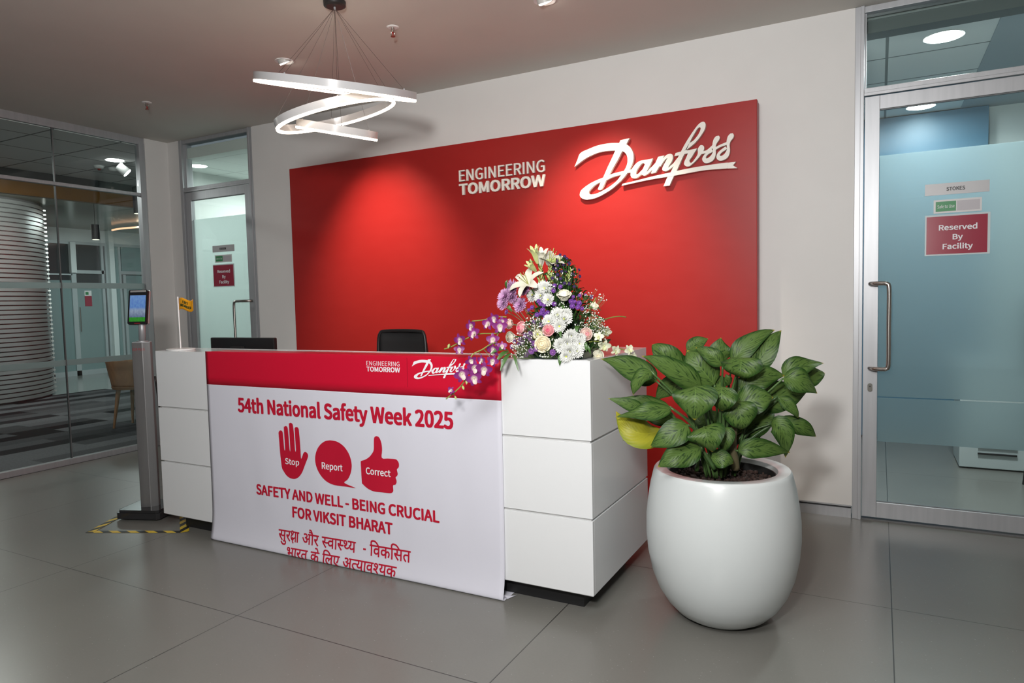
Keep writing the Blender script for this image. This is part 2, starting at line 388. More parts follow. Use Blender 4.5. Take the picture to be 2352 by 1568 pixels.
def wall_text(text, x0, x1, z0, z1, Y, material, parent, name='lettering', bold=.06, depth=0.0):
    """flat or raised letters standing in a plane that faces -Y, in the parent's own space"""
    ex = depth if depth else 0.0
    cap = capheight(FONT_LATIN)
    v, f = text2d(text, x0, x1, z0, z1, bold, .1*cap if ex else 0.0)
    zs = [p[2] for p in v]; zr = max(max(abs(q) for q in zs), 1e-9)
    vs = [(p[0], (Y - (p[2]/zr*.5+.5)*ex if ex else Y) - .00012*(p[3] if len(p) > 3 else 0), p[1]) for p in v]
    return MB().add(vs, f).build(name, material, parent)

# ------------------------------------------------------------------ measured shapes (metres, room coordinates)
LOGO_RIBBONS = [[(-.56,.042,-.56,.041),(-.539,.083,-.511,.071),(-.516,.127,-.478,.088),(-.454,.148,-.433,.104),(-.388,.163,-.383,.116),(-.312,.167,-.328,.119),(-.242,.16,-.269,.115),(-.216,.155,-.243,.112),(-.189,.142,-.219,.104),(-.166,.119,-.201,.09),(-.15,.087,-.19,.069),(-.147,.061,-.187,.043),(-.15,.037,-.19,.021),(-.158,.013,-.199,-.002),(-.18,-.026,-.215,-.027),(-.194,-.044,-.232,-.047),(-.219,-.07,-.253,-.073),(-.251,-.098,-.28,-.095),(-.294,-.129,-.321,-.119),(-.349,-.157,-.365,-.138),(-.404,-.178,-.404,-.151),(-.46,-.186,-.437,-.155),(-.499,-.18,-.457,-.15),(-.521,-.162,-.46,-.14),(-.525,-.146,-.457,-.129),(-.515,-.121,-.445,-.118),(-.486,-.1,-.425,-.101)],[(-.515,-.121,-.445,-.118),(-.486,-.1,-.425,-.101),(-.441,-.077,-.397,-.086),(-.386,-.059,-.364,-.077),(-.347,-.049,-.331,-.069),(-.293,-.034,-.293,-.055),(-.239,-.026,-.24,-.046),(-.202,-.023,-.192,-.039),(-.17,-.02,-.164,-.038),(-.15,-.015,-.149,-.037)],[(-.234,.177,-.172,.182),(-.242,.16,-.195,.146),(-.269,.115,-.223,.105),(-.291,.073,-.249,.06),(-.325,.011,-.288,.003),(-.358,-.054,-.323,-.05),(-.374,-.081,-.337,-.072),(-.387,-.108,-.356,-.108),(-.394,-.121,-.369,-.125),(-.39,-.129,-.38,-.131)],[(-.045,.032,-.07,.002),(-.076,.031,-.082,.013),(-.107,.028,-.095,.008),(-.136,.01,-.113,-.01),(-.157,-.016,-.126,-.028),(-.168,-.046,-.131,-.045),(-.165,-.066,-.13,-.053),(-.153,-.076,-.125,-.055),(-.132,-.077,-.114,-.05),(-.114,-.069,-.1,-.038),(-.09,-.052,-.087,-.026),(-.077,-.033,-.076,-.011),(-.066,-.012,-.071,.003)],[(-.056,.032,-.019,.035),(-.071,.003,-.036,-.001),(-.088,-.03,-.051,-.026),(-.097,-.051,-.06,-.044),(-.09,-.062,-.051,-.04),(-.078,-.067,-.038,-.026),(-.057,-.06,-.026,-.017),(-.032,-.043,.0,.007),(-.005,-.024,.02,.027)],[(.016,.041,.055,.045),(.0,.01,.038,.008),(-.015,-.023,.02,-.024),(-.033,-.059,-.003,-.056)],[(.018,-.007,.028,-.023),(.041,.02,.051,.008),(.066,.044,.066,.022),(.091,.051,.076,.025),(.107,.043,.072,.02),(.11,.024,.062,.003),(.103,.003,.05,-.016),(.089,-.017,.042,-.035),(.08,-.031,.043,-.046),(.083,-.033,.055,-.054),(.095,-.023,.076,-.051),(.115,-.008,.102,-.037),(.14,.021,.125,-.019)],[(.16,.055,.199,.062),(.14,.018,.173,.022),(.117,-.023,.152,-.022),(.095,-.065,.132,-.061),(.075,-.092,.116,-.089),(.048,-.148,.087,-.147)],[(.16,.054,.196,.063),(.184,.095,.214,.1),(.209,.132,.224,.121),(.238,.171,.24,.147),(.267,.205,.262,.18),(.286,.218,.274,.189),(.303,.22,.281,.19),(.314,.206,.284,.179),(.31,.176,.277,.16),(.288,.141,.262,.137),(.262,.111,.238,.113),(.233,.086,.214,.1),(.191,.06,.191,.065)],[(.128,.051,.12,.033),(.16,.056,.145,.034),(.208,.059,.199,.04),(.262,.064,.251,.047)],[(.208,.049,.256,.057),(.196,.019,.23,.017),(.183,-.008,.215,-.002),(.181,-.025,.216,-.015),(.193,-.038,.223,-.02),(.213,-.04,.232,-.017),(.237,-.025,.244,-.003),(.261,-.004,.259,.016),(.28,.016,.266,.032),(.3,.042,.266,.051),(.305,.063,.268,.063),(.299,.076,.277,.076),(.288,.081,.285,.081)],[(.275,.041,.283,.025),(.299,.042,.309,.027),(.318,.045,.323,.033),(.337,.057,.342,.043),(.358,.075,.363,.058)],[(.377,.123,.393,.124),(.365,.11,.399,.113),(.358,.092,.394,.097),(.355,.073,.379,.077),(.356,.055,.374,.057),(.357,.031,.375,.029),(.351,.017,.372,.003),(.339,.004,.36,-.019),(.325,-.004,.337,-.031),(.318,-.004,.313,-.033),(.315,.002,.297,-.02),(.32,.012,.293,-.002),(.332,.021,.304,.018),(.349,.028,.325,.036),(.358,.035,.349,.05)],[(.461,.127,.476,.127),(.448,.114,.482,.116),(.442,.096,.478,.1),(.439,.078,.463,.081),(.44,.059,.457,.061),(.441,.035,.459,.033),(.435,.022,.456,.008),(.424,.008,.444,-.014),(.41,.001,.421,-.026),(.403,.001,.398,-.027),(.399,.007,.382,-.015),(.405,.016,.379,.003),(.417,.025,.389,.023),(.433,.033,.41,.04),(.442,.04,.433,.054)],[(.368,.055,.372,.039),(.403,.069,.402,.054),(.442,.08,.446,.064)],[(-.222,-.106,-.229,-.118),(-.135,-.095,-.135,-.107),(-.031,-.08,-.032,-.097),(.092,-.066,.075,-.091),(.132,-.061,.116,-.089),(.217,-.053,.217,-.081),(.313,-.047,.313,-.075),(.407,-.044,.407,-.078),(.448,-.044,.444,-.079)]]
LOGO_POLYS = [[(.448,-.044),(.493,-.044),(.476,-.063),(.444,-.079)],[(.476,-.063),(.502,-.083),(.444,-.079)]]
LOGO_ORIGIN = (-1.2661,2.1952)
ICONS = [[(-2.8385,.6776),(-2.8475,.6737),(-2.8533,.6652),(-2.8539,.6555),(-2.852,.6137),(-2.8493,.5557),(-2.8444,.5043),(-2.8397,.4723),(-2.8275,.454),(-2.811,.4363),(-2.7877,.4241),(-2.7576,.4208),(-2.7357,.4262),(-2.7135,.4397),(-2.6931,.4625),(-2.6766,.4911),(-2.6625,.5178),(-2.6461,.5477),(-2.6442,.5605),(-2.6512,.5709),(-2.6635,.5753),(-2.673,.5713),(-2.6812,.5605),(-2.6954,.5354),(-2.6974,.5749),(-2.7,.6413),(-2.7028,.6823),(-2.7054,.6963),(-2.7136,.703),(-2.7242,.703),(-2.731,.6977),(-2.7337,.6864),(-2.7312,.581),(-2.7377,.5805),(-2.7399,.6542),(-2.7445,.708),(-2.7511,.7202),(-2.7617,.7237),(-2.7715,.7189),(-2.7746,.7091),(-2.7721,.5815),(-2.7777,.581),(-2.7826,.6767),(-2.787,.6987),(-2.7975,.7038),(-2.8087,.6995),(-2.8132,.689),(-2.8109,.5795),(-2.8171,.579),(-2.8216,.6514),(-2.8236,.669),(-2.8298,.6759)],[(-2.4888,.6502),(-2.5194,.6441),(-2.5487,.6279),(-2.5725,.6042),(-2.5885,.5747),(-2.595,.546),(-2.5917,.5149),(-2.5789,.4848),(-2.5596,.4601),(-2.538,.4419),(-2.5103,.4277),(-2.4744,.4191),(-2.4346,.4178),(-2.3871,.4193),(-2.328,.4188),(-2.402,.437),(-2.3815,.4551),(-2.3648,.4782),(-2.3538,.5037),(-2.349,.5315),(-2.353,.5615),(-2.3652,.5908),(-2.3854,.6164),(-2.4119,.6356),(-2.4469,.6482)],[(-2.184,.6945),(-2.1934,.6908),(-2.1994,.6806),(-2.2011,.6583),(-2.2028,.6285),(-2.2079,.6147),(-2.2218,.5971),(-2.2413,.5805),(-2.2645,.5686),(-2.2838,.5623),(-2.2894,.5567),(-2.2892,.5281),(-2.2869,.4529),(-2.2816,.4444),(-2.2558,.4276),(-2.2261,.4174),(-2.1963,.4147),(-2.1592,.4159),(-2.1115,.4169),(-2.0967,.423),(-2.0909,.4325),(-2.0917,.4574),(-2.0789,.4617),(-2.0702,.4729),(-2.0697,.4847),(-2.0745,.4988),(-2.0644,.5086),(-2.0604,.5193),(-2.0649,.5393),(-2.0537,.5506),(-2.0506,.5654),(-2.0544,.5782),(-2.0647,.5874),(-2.079,.5897),(-2.1188,.5884),(-2.1543,.5882),(-2.1512,.6268),(-2.1526,.6532),(-2.1573,.672),(-2.1658,.6876),(-2.1748,.6934)]]
LEAVES = [(-.632,2.792,.986,-.727,2.712,1.059,-.84,2.69,1.128,.044),(-.708,2.867,1.016,-.781,2.811,1.103,-.836,2.809,1.163,.044),(-.804,2.758,1.002,-.897,2.712,1.059,-1.01,2.666,1.104,.046),(-.804,2.682,1.051,-.841,2.637,1.019,-.867,2.63,.959,.032),(-.628,2.681,.998,-.62,2.637,.95,-.626,2.651,.867,.067),(-.538,2.729,.995,-.533,2.695,.955,-.541,2.72,.886,.05),(-.593,2.858,.984,-.648,2.845,1.057,-.709,2.874,1.127,.063),(-.555,2.838,1.067,-.601,2.817,1.111,-.666,2.83,1.143,.028),(-.729,2.954,1.116,-.682,2.958,1.148,-.643,2.98,1.167,.029),(-.589,3.002,1.063,-.597,2.99,1.116,-.591,2.985,1.17,.041),(-.541,2.96,1.067,-.472,2.979,1.15,-.38,3.055,1.209,.036),(-.467,2.974,1.035,-.414,2.997,1.118,-.362,3.065,1.21,.041),(-.487,2.854,1.098,-.481,2.809,1.061,-.494,2.821,1.005,.063),(-.352,3.023,1.018,-.286,3.038,1.052,-.199,3.119,1.061,.035),(-.337,2.929,1.012,-.271,2.929,1.001,-.214,2.99,.948,.042),(-.336,3.108,.969,-.252,3.144,1.001,-.199,3.184,1.012,.039),(-.496,2.908,.955,-.422,2.929,1.014,-.338,2.996,1.014,.042),(-.477,3.005,.896,-.359,3.047,.924,-.259,3.124,.937,.053),(-.503,2.856,.911,-.429,2.863,.932,-.37,2.906,.936,.049),(-.499,2.802,.928,-.473,2.767,.873,-.472,2.786,.81,.051),(-.364,2.977,.931,-.312,2.968,.891,-.283,2.991,.842,.022),(-.497,2.963,.775,-.433,2.978,.828,-.376,3.034,.859,.046),(-.387,2.957,.82,-.338,2.936,.795,-.33,2.977,.67,.038),(-.372,3.011,.826,-.281,3.035,.8,-.224,3.107,.748,.029),(-.495,2.824,.726,-.41,2.848,.739,-.305,2.947,.703,.033),(-.598,2.686,.84,-.579,2.649,.809,-.571,2.671,.737,.059),(-.535,2.742,.83,-.527,2.721,.795,-.533,2.737,.731,.032),(-.658,2.677,.846,-.71,2.625,.812,-.798,2.62,.758,.043),(-.727,2.69,.906,-.808,2.612,.896,-.929,2.592,.877,.032),(-.754,2.766,.9,-.843,2.698,.926,-.939,2.67,.941,.021),(-.828,2.681,.893,-.889,2.639,.921,-.962,2.613,.947,.021),(-.614,2.706,.751,-.683,2.634,.734,-.761,2.611,.682,.044),(-.577,2.712,.714,-.528,2.704,.715,-.49,2.734,.693,.029),(-.707,2.899,.975,-.769,2.831,.972,-.832,2.817,.914,.046),(-.751,2.831,.832,-.811,2.778,.851,-.87,2.769,.849,.029),(-.637,2.916,.853,-.658,2.903,.826,-.638,2.918,.886,.032),(-.566,2.996,.807,-.525,3.022,.862,-.484,3.047,.909,.042),(-.607,2.967,.857,-.615,2.96,.819,-.606,2.962,.772,.051),(-.543,2.993,.737,-.479,3.017,.761,-.413,3.054,.788,.037),(-.573,2.916,1.015,-.597,2.878,.982,-.629,2.86,.955,.037),(-.529,2.847,.988,-.533,2.824,1.013,-.539,2.822,1.035,.014),(-.478,3.011,.989,-.502,2.996,.962,-.539,2.973,.916,.032),(-.884,2.733,.761,-.905,2.71,.762,-.933,2.695,.761,.008),(-.746,2.962,1.034,-.767,2.953,1.068,-.81,2.933,1.119,.032)]
YELLOW_LEAF = (-.784,2.744,.808,-.859,2.658,.805,-.951,2.649,.887,.052)
STEMS = [((-.51,2.856,.643),(-.515,2.839,.76),(-.514,2.906,.899)),((-.568,2.859,.637),(-.659,2.789,.827),(-.748,2.841,.952)),((-.581,2.796,.65),(-.654,2.768,.808),(-.633,2.701,.993)),((-.55,2.813,.649),(-.551,2.824,.828),(-.542,2.749,.991)),((-.558,2.898,.629),(-.543,2.941,.808),(-.474,2.987,.945)),((-.557,2.92,.623),(-.505,2.958,.761),(-.364,3.01,.919)),((-.59,2.881,.629),(-.617,2.905,.856),(-.621,2.868,1.019)),((-.561,2.941,.618),(-.54,2.981,.873),(-.507,2.922,1.081)),((-.59,2.836,.64),(-.674,2.777,.773),(-.749,2.723,.895)),((-.537,2.909,.628),(-.477,2.949,.741),(-.382,2.982,.816)),((-.645,2.762,.647),(-.626,2.719,.708),(-.614,2.717,.754))]
SMALL_FLOWERS = [('white_mum',-1.393,2.809,1.371,.0284),('white_mum',-1.314,2.772,1.398,.0321),('white_mum',-1.329,2.763,1.367,.0295),('white_mum',-1.282,2.74,1.348,.025),('white_mum',-1.373,2.821,1.393,.025),('white_mum',-1.258,2.693,1.253,.0284),('white_mum',-1.224,2.714,1.281,.0302),('white_mum',-1.195,2.719,1.264,.0295),('white_mum',-1.208,2.694,1.232,.025),('white_mum',-1.192,2.732,1.284,.0227),('white_mum',-1.157,2.698,1.187,.0302),('white_mum',-1.164,2.675,1.158,.0321),('white_mum',-1.123,2.709,1.156,.0284),('white_mum',-1.15,2.663,1.124,.031),('white_mum',-1.186,2.659,1.154,.0287),('white_mum',-1.126,2.686,1.128,.028),('white_mum',-1.143,2.692,1.161,.0265),('white_mum',-1.158,2.646,1.106,.0234),('white_mum',-1.123,2.728,1.18,.0208),('cream_mum',-1.299,2.669,1.199,.0204),('mauve_mum',-1.477,2.766,1.399,.0371),('mauve_mum',-1.427,2.793,1.4,.0302),('mauve_mum',-1.505,2.749,1.368,.034),('mauve_mum',-1.475,2.765,1.365,.0295),('mauve_mum',-1.511,2.744,1.336,.0272),('mauve_mum',-1.443,2.78,1.328,.0318),('purple',-1.262,2.77,1.408,.0113),('purple',-1.236,2.775,1.403,.0106),('purple',-1.262,2.759,1.386,.0113),('purple',-1.386,2.811,1.352,.0113),('purple',-1.375,2.77,1.314,.0113),('purple',-1.332,2.75,1.34,.0121),('purple',-1.316,2.738,1.329,.0106),('purple',-1.296,2.729,1.323,.0098),('purple',-1.298,2.72,1.303,.0129),('purple',-1.325,2.718,1.282,.0121),('purple',-1.303,2.714,1.289,.0113),('purple',-1.279,2.705,1.278,.0129),('purple',-1.27,2.712,1.292,.0098),('purple',-1.337,2.706,1.25,.0129),('purple',-1.291,2.687,1.239,.0136),('purple',-1.279,2.709,1.285,.0106),('purple',-1.183,2.79,1.358,.0098),('purple',-1.165,2.824,1.363,.0091),('purple',-1.155,2.867,1.365,.0076),('purple',-1.153,2.936,1.355,.0113),('purple',-1.184,2.773,1.337,.0129),('purple',-1.173,2.784,1.335,.0106),('purple',-1.158,2.801,1.329,.0136),('purple',-1.177,2.766,1.317,.0129),('purple',-1.159,2.784,1.311,.0113),('purple',-1.146,2.803,1.305,.0106),('purple',-1.247,2.732,1.328,.0113),('purple',-1.406,2.798,1.303,.0091),('purple',-1.26,2.698,1.264,.0098),('lilac',-1.371,2.694,1.19,.0144),('lilac',-1.343,2.683,1.2,.0151),('lilac',-1.338,2.67,1.177,.0136),('lilac',-1.414,2.721,1.171,.0151),('lilac',-1.461,2.758,1.161,.0129),('lilac',-1.419,2.714,1.151,.0136),('lilac',-1.388,2.69,1.161,.0129),('lilac',-1.312,2.652,1.16,.0136),('lilac',-1.474,2.75,1.137,.0136),('lilac',-1.379,2.659,1.115,.0144),('lilac',-1.345,2.639,1.112,.0136),('lilac',-1.317,2.637,1.127,.0151),('lilac',-1.293,2.637,1.138,.0129),('lilac',-1.214,2.634,1.125,.0144),('lilac',-1.496,2.749,1.296,.0129),('dark',-1.262,2.838,1.546,.0076),('dark',-1.243,2.846,1.538,.0091),('dark',-1.235,2.85,1.528,.0083),('dark',-1.268,2.822,1.518,.0098),('dark',-1.223,2.849,1.506,.0106),('dark',-1.264,2.813,1.497,.0083),('dark',-1.287,2.814,1.502,.0076),('dark',-1.268,2.803,1.478,.0091),('dark',-1.256,2.794,1.456,.0098),('dark',-1.278,2.785,1.442,.0091),('dark',-1.241,2.791,1.438,.0091),('dark',-1.204,2.839,1.456,.0113),('dark',-1.204,2.918,1.479,.0091),('dark',-1.19,2.892,1.448,.0091),('dark',-1.205,2.803,1.414,.0098),('dark',-1.188,2.818,1.402,.0083),('dark',-1.223,2.79,1.418,.0091),('dark',-1.317,2.788,1.428,.0091),('dark',-1.401,2.813,1.48,.0068),('dark',-1.242,2.808,1.47,.0083),('dark',-1.281,2.806,1.486,.0068),('dark',-1.241,2.825,1.5,.0076),('dark',-1.227,2.819,1.47,.0068)]
ROSES = [('cream',-1.265,2.644,1.158,.0333),('white',-1.481,2.749,1.182,.0242),('white',-1.216,2.767,1.37,.0321),('blush',-1.484,2.752,1.241,.0219),('pink',-1.435,2.776,1.221,.0295),('pink',-1.252,2.675,1.216,.0234),('blush',-1.111,2.76,1.196,.0257),('white',-1.089,2.839,1.097,.0234),('white',-1.103,2.847,1.312,.0144)]
LILIES = [('pale',-1.356,2.804,1.51,-1.359,2.763,1.586,.0227),('white',-1.344,2.81,1.498,-1.324,2.78,1.577,.0208),('open',-1.315,2.826,1.499,-1.279,2.804,1.563,.0359),('open',-1.39,2.78,1.412,-1.385,2.741,1.474,.0643),('pale',-1.364,2.798,1.475,-1.379,2.747,1.514,.0136)]
TUBEROSES = [(-1.338,2.784,1.41,-1.331,2.782,1.491),(-1.299,2.806,1.42,-1.294,2.802,1.49),(-1.236,2.839,1.411,-1.213,2.844,1.474),(-1.273,2.826,1.509,-1.305,2.798,1.513)]
SPRAYS = [('purple',[(-1.446,2.661,1.275),(-1.499,2.655,1.276),(-1.552,2.649,1.264),(-1.611,2.64,1.258)],[(-1.493,2.635,1.272,.0262),(-1.525,2.639,1.245,.0292),(-1.6,2.621,1.238,.0292)]),('purple',[(-1.439,2.604,1.212),(-1.473,2.596,1.206),(-1.553,2.599,1.203),(-1.611,2.589,1.183),(-1.678,2.574,1.149),(-1.714,2.565,1.137)],[(-1.558,2.573,1.204,.0313),(-1.622,2.56,1.18,.0303),(-1.639,2.571,1.135,.0232),(-1.68,2.55,1.152,.0131)]),('purple',[(-1.431,2.548,1.173),(-1.44,2.497,1.164),(-1.458,2.464,1.146),(-1.49,2.434,1.124),(-1.501,2.425,1.079),(-1.51,2.428,1.041),(-1.544,2.418,.99),(-1.6,2.396,.941)],[(-1.483,2.413,1.105,.0242),(-1.446,2.445,1.103,.0242),(-1.522,2.4,1.048,.0333),(-1.471,2.418,1.075,.0313),(-1.434,2.437,1.068,.0333),(-1.475,2.424,1.031,.0333),(-1.411,2.463,1.1,.0252),(-1.503,2.408,1.015,.0121),(-1.521,2.408,.991,.0121),(-1.564,2.385,.98,.0171),(-1.554,2.399,.949,.0101)]),('purple',[(-1.417,2.606,1.246),(-1.424,2.579,1.233),(-1.441,2.567,1.2),(-1.443,2.539,1.135)],[(-1.423,2.557,1.238,.0313),(-1.424,2.58,1.259,.0232),(-1.447,2.54,1.183,.0282),(-1.433,2.522,1.142,.0313),(-1.404,2.538,1.155,.0212)]),('white',[(-1.111,2.786,1.16),(-1.076,2.828,1.159),(-1.038,2.891,1.132),(-.996,2.947,1.111),(-.967,2.983,1.081)],[(-1.073,2.808,1.181,.0222),(-1.052,2.817,1.144,.0282),(-1.023,2.876,1.118,.0242),(-.981,2.933,1.117,.0232),(-.971,2.958,1.088,.0182)]),('white',[(-1.108,2.861,1.234),(-1.097,2.913,1.247),(-1.075,2.971,1.259),(-1.047,3.01,1.263),(-1.028,3.042,1.258)],[(-1.072,2.901,1.2,.0232),(-1.103,2.84,1.22,.0121)]),('white',[(-1.138,2.873,1.313),(-1.125,2.893,1.337),(-1.118,2.898,1.352)],[(-1.111,2.865,1.313,.0202)])]
BOUQUET_LEAVES = [(-1.389,2.568,1.134,-1.437,2.496,1.126,.0111),(-1.385,2.57,1.129,-1.414,2.495,1.088,.0121),(-1.38,2.572,1.124,-1.395,2.502,1.055,.0111),(-1.372,2.576,1.119,-1.328,2.538,1.05,.0071),(-1.193,2.671,1.11,-1.189,2.647,1.069,.0121),(-1.18,2.677,1.096,-1.164,2.661,1.071,.0061),(-1.132,2.83,1.304,-1.086,2.877,1.292,.0081),(-1.129,2.873,1.241,-1.077,2.924,1.246,.0071),(-1.113,2.739,1.149,-1.08,2.731,1.11,.0081),(-1.111,2.741,1.163,-1.097,2.723,1.122,.0091),(-1.437,2.645,1.312,-1.406,2.638,1.297,.0111),(-1.155,2.767,1.224,-1.143,2.726,1.197,.0111),(-1.235,2.776,1.311,-1.2,2.748,1.292,.0111),(-1.471,2.713,1.4,-1.457,2.7,1.439,.0071),(-1.214,2.711,1.198,-1.193,2.676,1.181,.0091),(-1.228,2.901,1.425,-1.246,2.894,1.47,.0091),(-1.398,2.781,1.498,-1.362,2.779,1.516,.0071),(-1.222,2.909,1.49,-1.217,2.909,1.459,.005),(-1.128,2.887,1.273,-1.091,2.927,1.231,.005)]

# ================================================================== SETTING
YW = 4.514; XG = -6.22
# reception floor and ceiling (clear of the floor, ceiling of the rooms beyond)
struct(MB().box((XG, -5, -.12), (4, YW+.06, 0)).build('floor', floor_m))
struct(MB().box((XG-.05, -5, CZ), (4, YW+.1, CZ+.12)).build('ceiling', ceil_m))
# back wall pieces
wb = MB(); wb.box((-5.045, YW, 0.075), (-.135, YW+.13, CZ)); struct(wb.build('wall_back', wall_m))
struct(MB().box((XG-.02, YW, 0), (-6.055, YW+.13, CZ)).build('wall_back_corner', wall_m))
struct(MB().box((.88, YW, 0), (4, YW+.13, CZ)).build('wall_back_far', wall_m))
struct(MB().box((XG-.1, 4.272, 0), (XG, YW+.0, CZ)).build('wall_left', wall_m))
struct(MB().box((4, -5, 0), (4.1, YW+.1, CZ)).build('wall_right', wall_m))
struct(MB().box((XG-.1, -5.1, 0), (4.1, -5, CZ)).build('wall_rear', wall_m))
# recessed aluminium baseboard with a shadow gap above it
b = MB(); b.box((-5.045, YW+.004, 0), (-.14, YW+.03, .058)); b.box((-5.045, YW-.004, .070), (-.14, YW+.01, .078))
struct(b.build('baseboard_back', alu))
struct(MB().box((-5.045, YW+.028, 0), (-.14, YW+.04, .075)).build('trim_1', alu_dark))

def door_set(n, x0, x1, hinge_right, film_m, films, handle_x, key):
    """a full-height aluminium door frame with a transom light; x0..x1 outer frame on the back wall"""
    y0 = YW+.006
    fr = MB()
    fr.box((x0, YW-.004, 0), (x0+.045, YW+.11, CZ)); fr.box((x1-.045, YW-.004, 0), (x1, YW+.11, CZ))
    fr.box((x0+.045, y0, 2.47), (x1-.045, YW+.10, 2.512)); fr.box((x0+.045, y0, CZ-.035), (x1-.045, YW+.10, CZ))
    # inner stop profile standing proud of the jamb
    fr.box((x0+.028, YW-.012, 0), (x0+.048, YW-.003, CZ)); fr.box((x1-.048, YW-.012, 0), (x1-.028, YW-.003, CZ))
    fr.box((x0+.045, YW-.006, 2.466), (x1-.045, YW+.006, 2.484))
    struct(fr.build('trim_%d' % (n+1), alu, bevel=.002))
    wn = struct(empty('window_%d' % n))
    MB().box((x0+.045, YW+.045, 2.512), (x1-.045, YW+.053, CZ-.035)).build('glass_pane', glass_m, wn)
    fb = MB(); fb.box((x0+.045, YW+.03, 2.512), (x0+.058, YW+.07, CZ-.035)); fb.box((x1-.058, YW+.03, 2.512), (x1-.045, YW+.07, CZ-.035))
    fb.build('glazing_bead', alu, wn)
    dr = struct(empty('door_%d' % n))
    a, c = x0+.052, x1-.052
    lf = MB()
    lf.box((a, y0, .02), (a+.076, y0+.045, 2.462)); lf.box((c-.076, y0, .02), (c, y0+.045, 2.462))
    lf.box((a+.076, y0, .02), (c-.076, y0+.045, .112)); lf.box((a+.076, y0, 2.385), (c-.076, y0+.045, 2.462))
    lf.build('door_frame', alu, dr, bevel=.0015)
    gk = MB(); gk.box((a+.074, y0+.012, .110), (c-.074, y0+.030, .116)); gk.box((a+.074, y0+.012, 2.381), (c-.074, y0+.030, 2.387))
    gk.build('gasket', alu_dark, dr)
    MB().box((a-.01, y0+.005, .0), (c+.01, y0+.04, .008)).build('threshold', alu_dark, dr)
    MB().box((a+.076, y0+.018, .112), (c-.076, y0+.024, 2.385)).build('glass_pane', glass_m, dr)
    for z0, z1 in films:
        MB().box((a+.077, y0+.026, z0), (c-.077, y0+.034, z1)).build('frosted_film', film_m, dr)
    s = -1 if hinge_right else 1            # handle bends towards the pane
    mx = a+.038 if hinge_right else c-.038
    hx = handle_x
    pts = [(mx, y0+.002, 1.395), (mx, y0-.02, 1.395), ((mx*.75+hx*.25), y0-.055, 1.395), ((mx*.3+hx*.7), y0-.068, 1.395)]
    pts += [(hx-(hx-mx)*.12, y0-.072, 1.391), (hx, y0-.074, 1.36), (hx, y0-.074, 1.15), (hx, y0-.074, .94), (hx-(hx-mx)*.12, y0-.072, .909)]
    pts += [((mx*.3+hx*.7), y0-.068, .905), ((mx*.75+hx*.25), y0-.055, .905), (mx, y0-.02, .905), (mx, y0+.002, .905)]
    MB().tube(spline(pts, 4), .0125, 14).build('pull_handle', steel, dr, smooth=True)
    if key:
        lk = MB(); pr_ = [(.013*math.cos(t), .013*math.sin(t)+(.012 if math.sin(t) > 0 else -.012)) for t in [2*PI*k/24 for k in range(24)]]
        lk.prism(pr_, 0, .006, lambda x, y, z: (mx+x, y0-z, .79+y)); kk = lk.build('lock_cylinder', mat('dark_nickel', (.16, .155, .14), .4, .8), dr)
        MB().prism([(.004*math.cos(t), .004*math.sin(t)) for t in [2*PI*k/12 for k in range(12)]], .006, .0075, lambda x, y, z: (mx+x, y0-z, .797+y)).build('keyhole', black_pl, kk)
    return dr
door_set(1, -6.053, -5.045, False, frost_edison, [(.112, 2.20)], -5.296, False)
door_set(2, -.135, .88, True, frost_stokes, [(.47, .728), (.736, 2.126)], .048, True)
# ---- Edison room
er = MB(); er.box((-6.55, YW+.13, -.1), (-3.6, 7.2, 0)); struct(er.build('floor_edison_room', mat('pale_floor', (.45, .46, .45), .5)))
struct(MB().box((-6.55, YW+.05, 2.80), (-3.6, 7.2, 2.9)).build('ceiling_edison_room', tile_ceiling('edison_ceiling_tile', 1.2, .6, .2, .1, (.66, .72, .69), (.5, .55, .53))))
er = MB(); er.box((-6.6, YW+.13, 0), (-6.5, 7.2, 2.9)); er.box((-6.6, YW+.002, 0), (XG-.02, YW+.13, 2.98)); struct(er.build('wall_edison_left', mat('edison_wall_paint', (.46, .50, .48), .6)))
struct(MB().box((-6.6, 7.2, 0), (-3.6, 7.3, 2.9)).build('wall_edison_back', lobby_wall_m))
struct(MB().box((-3.6, YW+.13, 0), (-3.5, 7.3, 2.9)).build('wall_edison_right', lobby_wall_m))
# ---- Stokes room
struct(MB().box((-3.4, YW+.06, -.12), (3, 7.4, 0)).build('floor_stokes_room', floor_m))
sc_tile = tile_ceiling('stokes_ceiling_tile', .6, .6, -.03, -5.34, (.74, .80, .79), (.22, .26, .26))
struct(MB().box((-3.4, 4.785, 2.9), (.60, 7.2, 2.98)).build('ceiling_stokes_tiles', sc_tile))
struct(MB().box((.60, 4.785, 2.895), (3, 7.2, 2.98)).build('ceiling_stokes_plain', mat('blue_grey_paint', (.36, .43, .46), .7)))
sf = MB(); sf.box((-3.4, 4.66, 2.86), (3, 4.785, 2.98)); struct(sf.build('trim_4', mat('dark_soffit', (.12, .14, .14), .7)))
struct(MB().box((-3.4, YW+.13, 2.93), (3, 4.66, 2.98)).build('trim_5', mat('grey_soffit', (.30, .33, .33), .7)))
struct(MB().box((-3.4, 7.2, 0), (3, 7.3, 2.98)).build('wall_stokes_back', mat('pale_teal_paint', (.55, .62, .62), .6)))
struct(MB().box((-3.5, YW+.13, 0), (-3.4, 7.3, 2.98)).build('wall_stokes_left', lobby_wall_m))
struct(MB().box((3, YW+.13, 0), (3.1, 7.3, 2.98)).build('wall_stokes_right', lobby_wall_m))
blue = MB().box((-2.2, 7.12, .02), (.80, 7.198, 2.892)).build('blue_wall_panel', mat('blue_wall_finish', (.085, .19, .28), .4))
tag(blue, 'plain blue panelled wall finish seen through the glass door with the STOKES sign', 'wall panel')
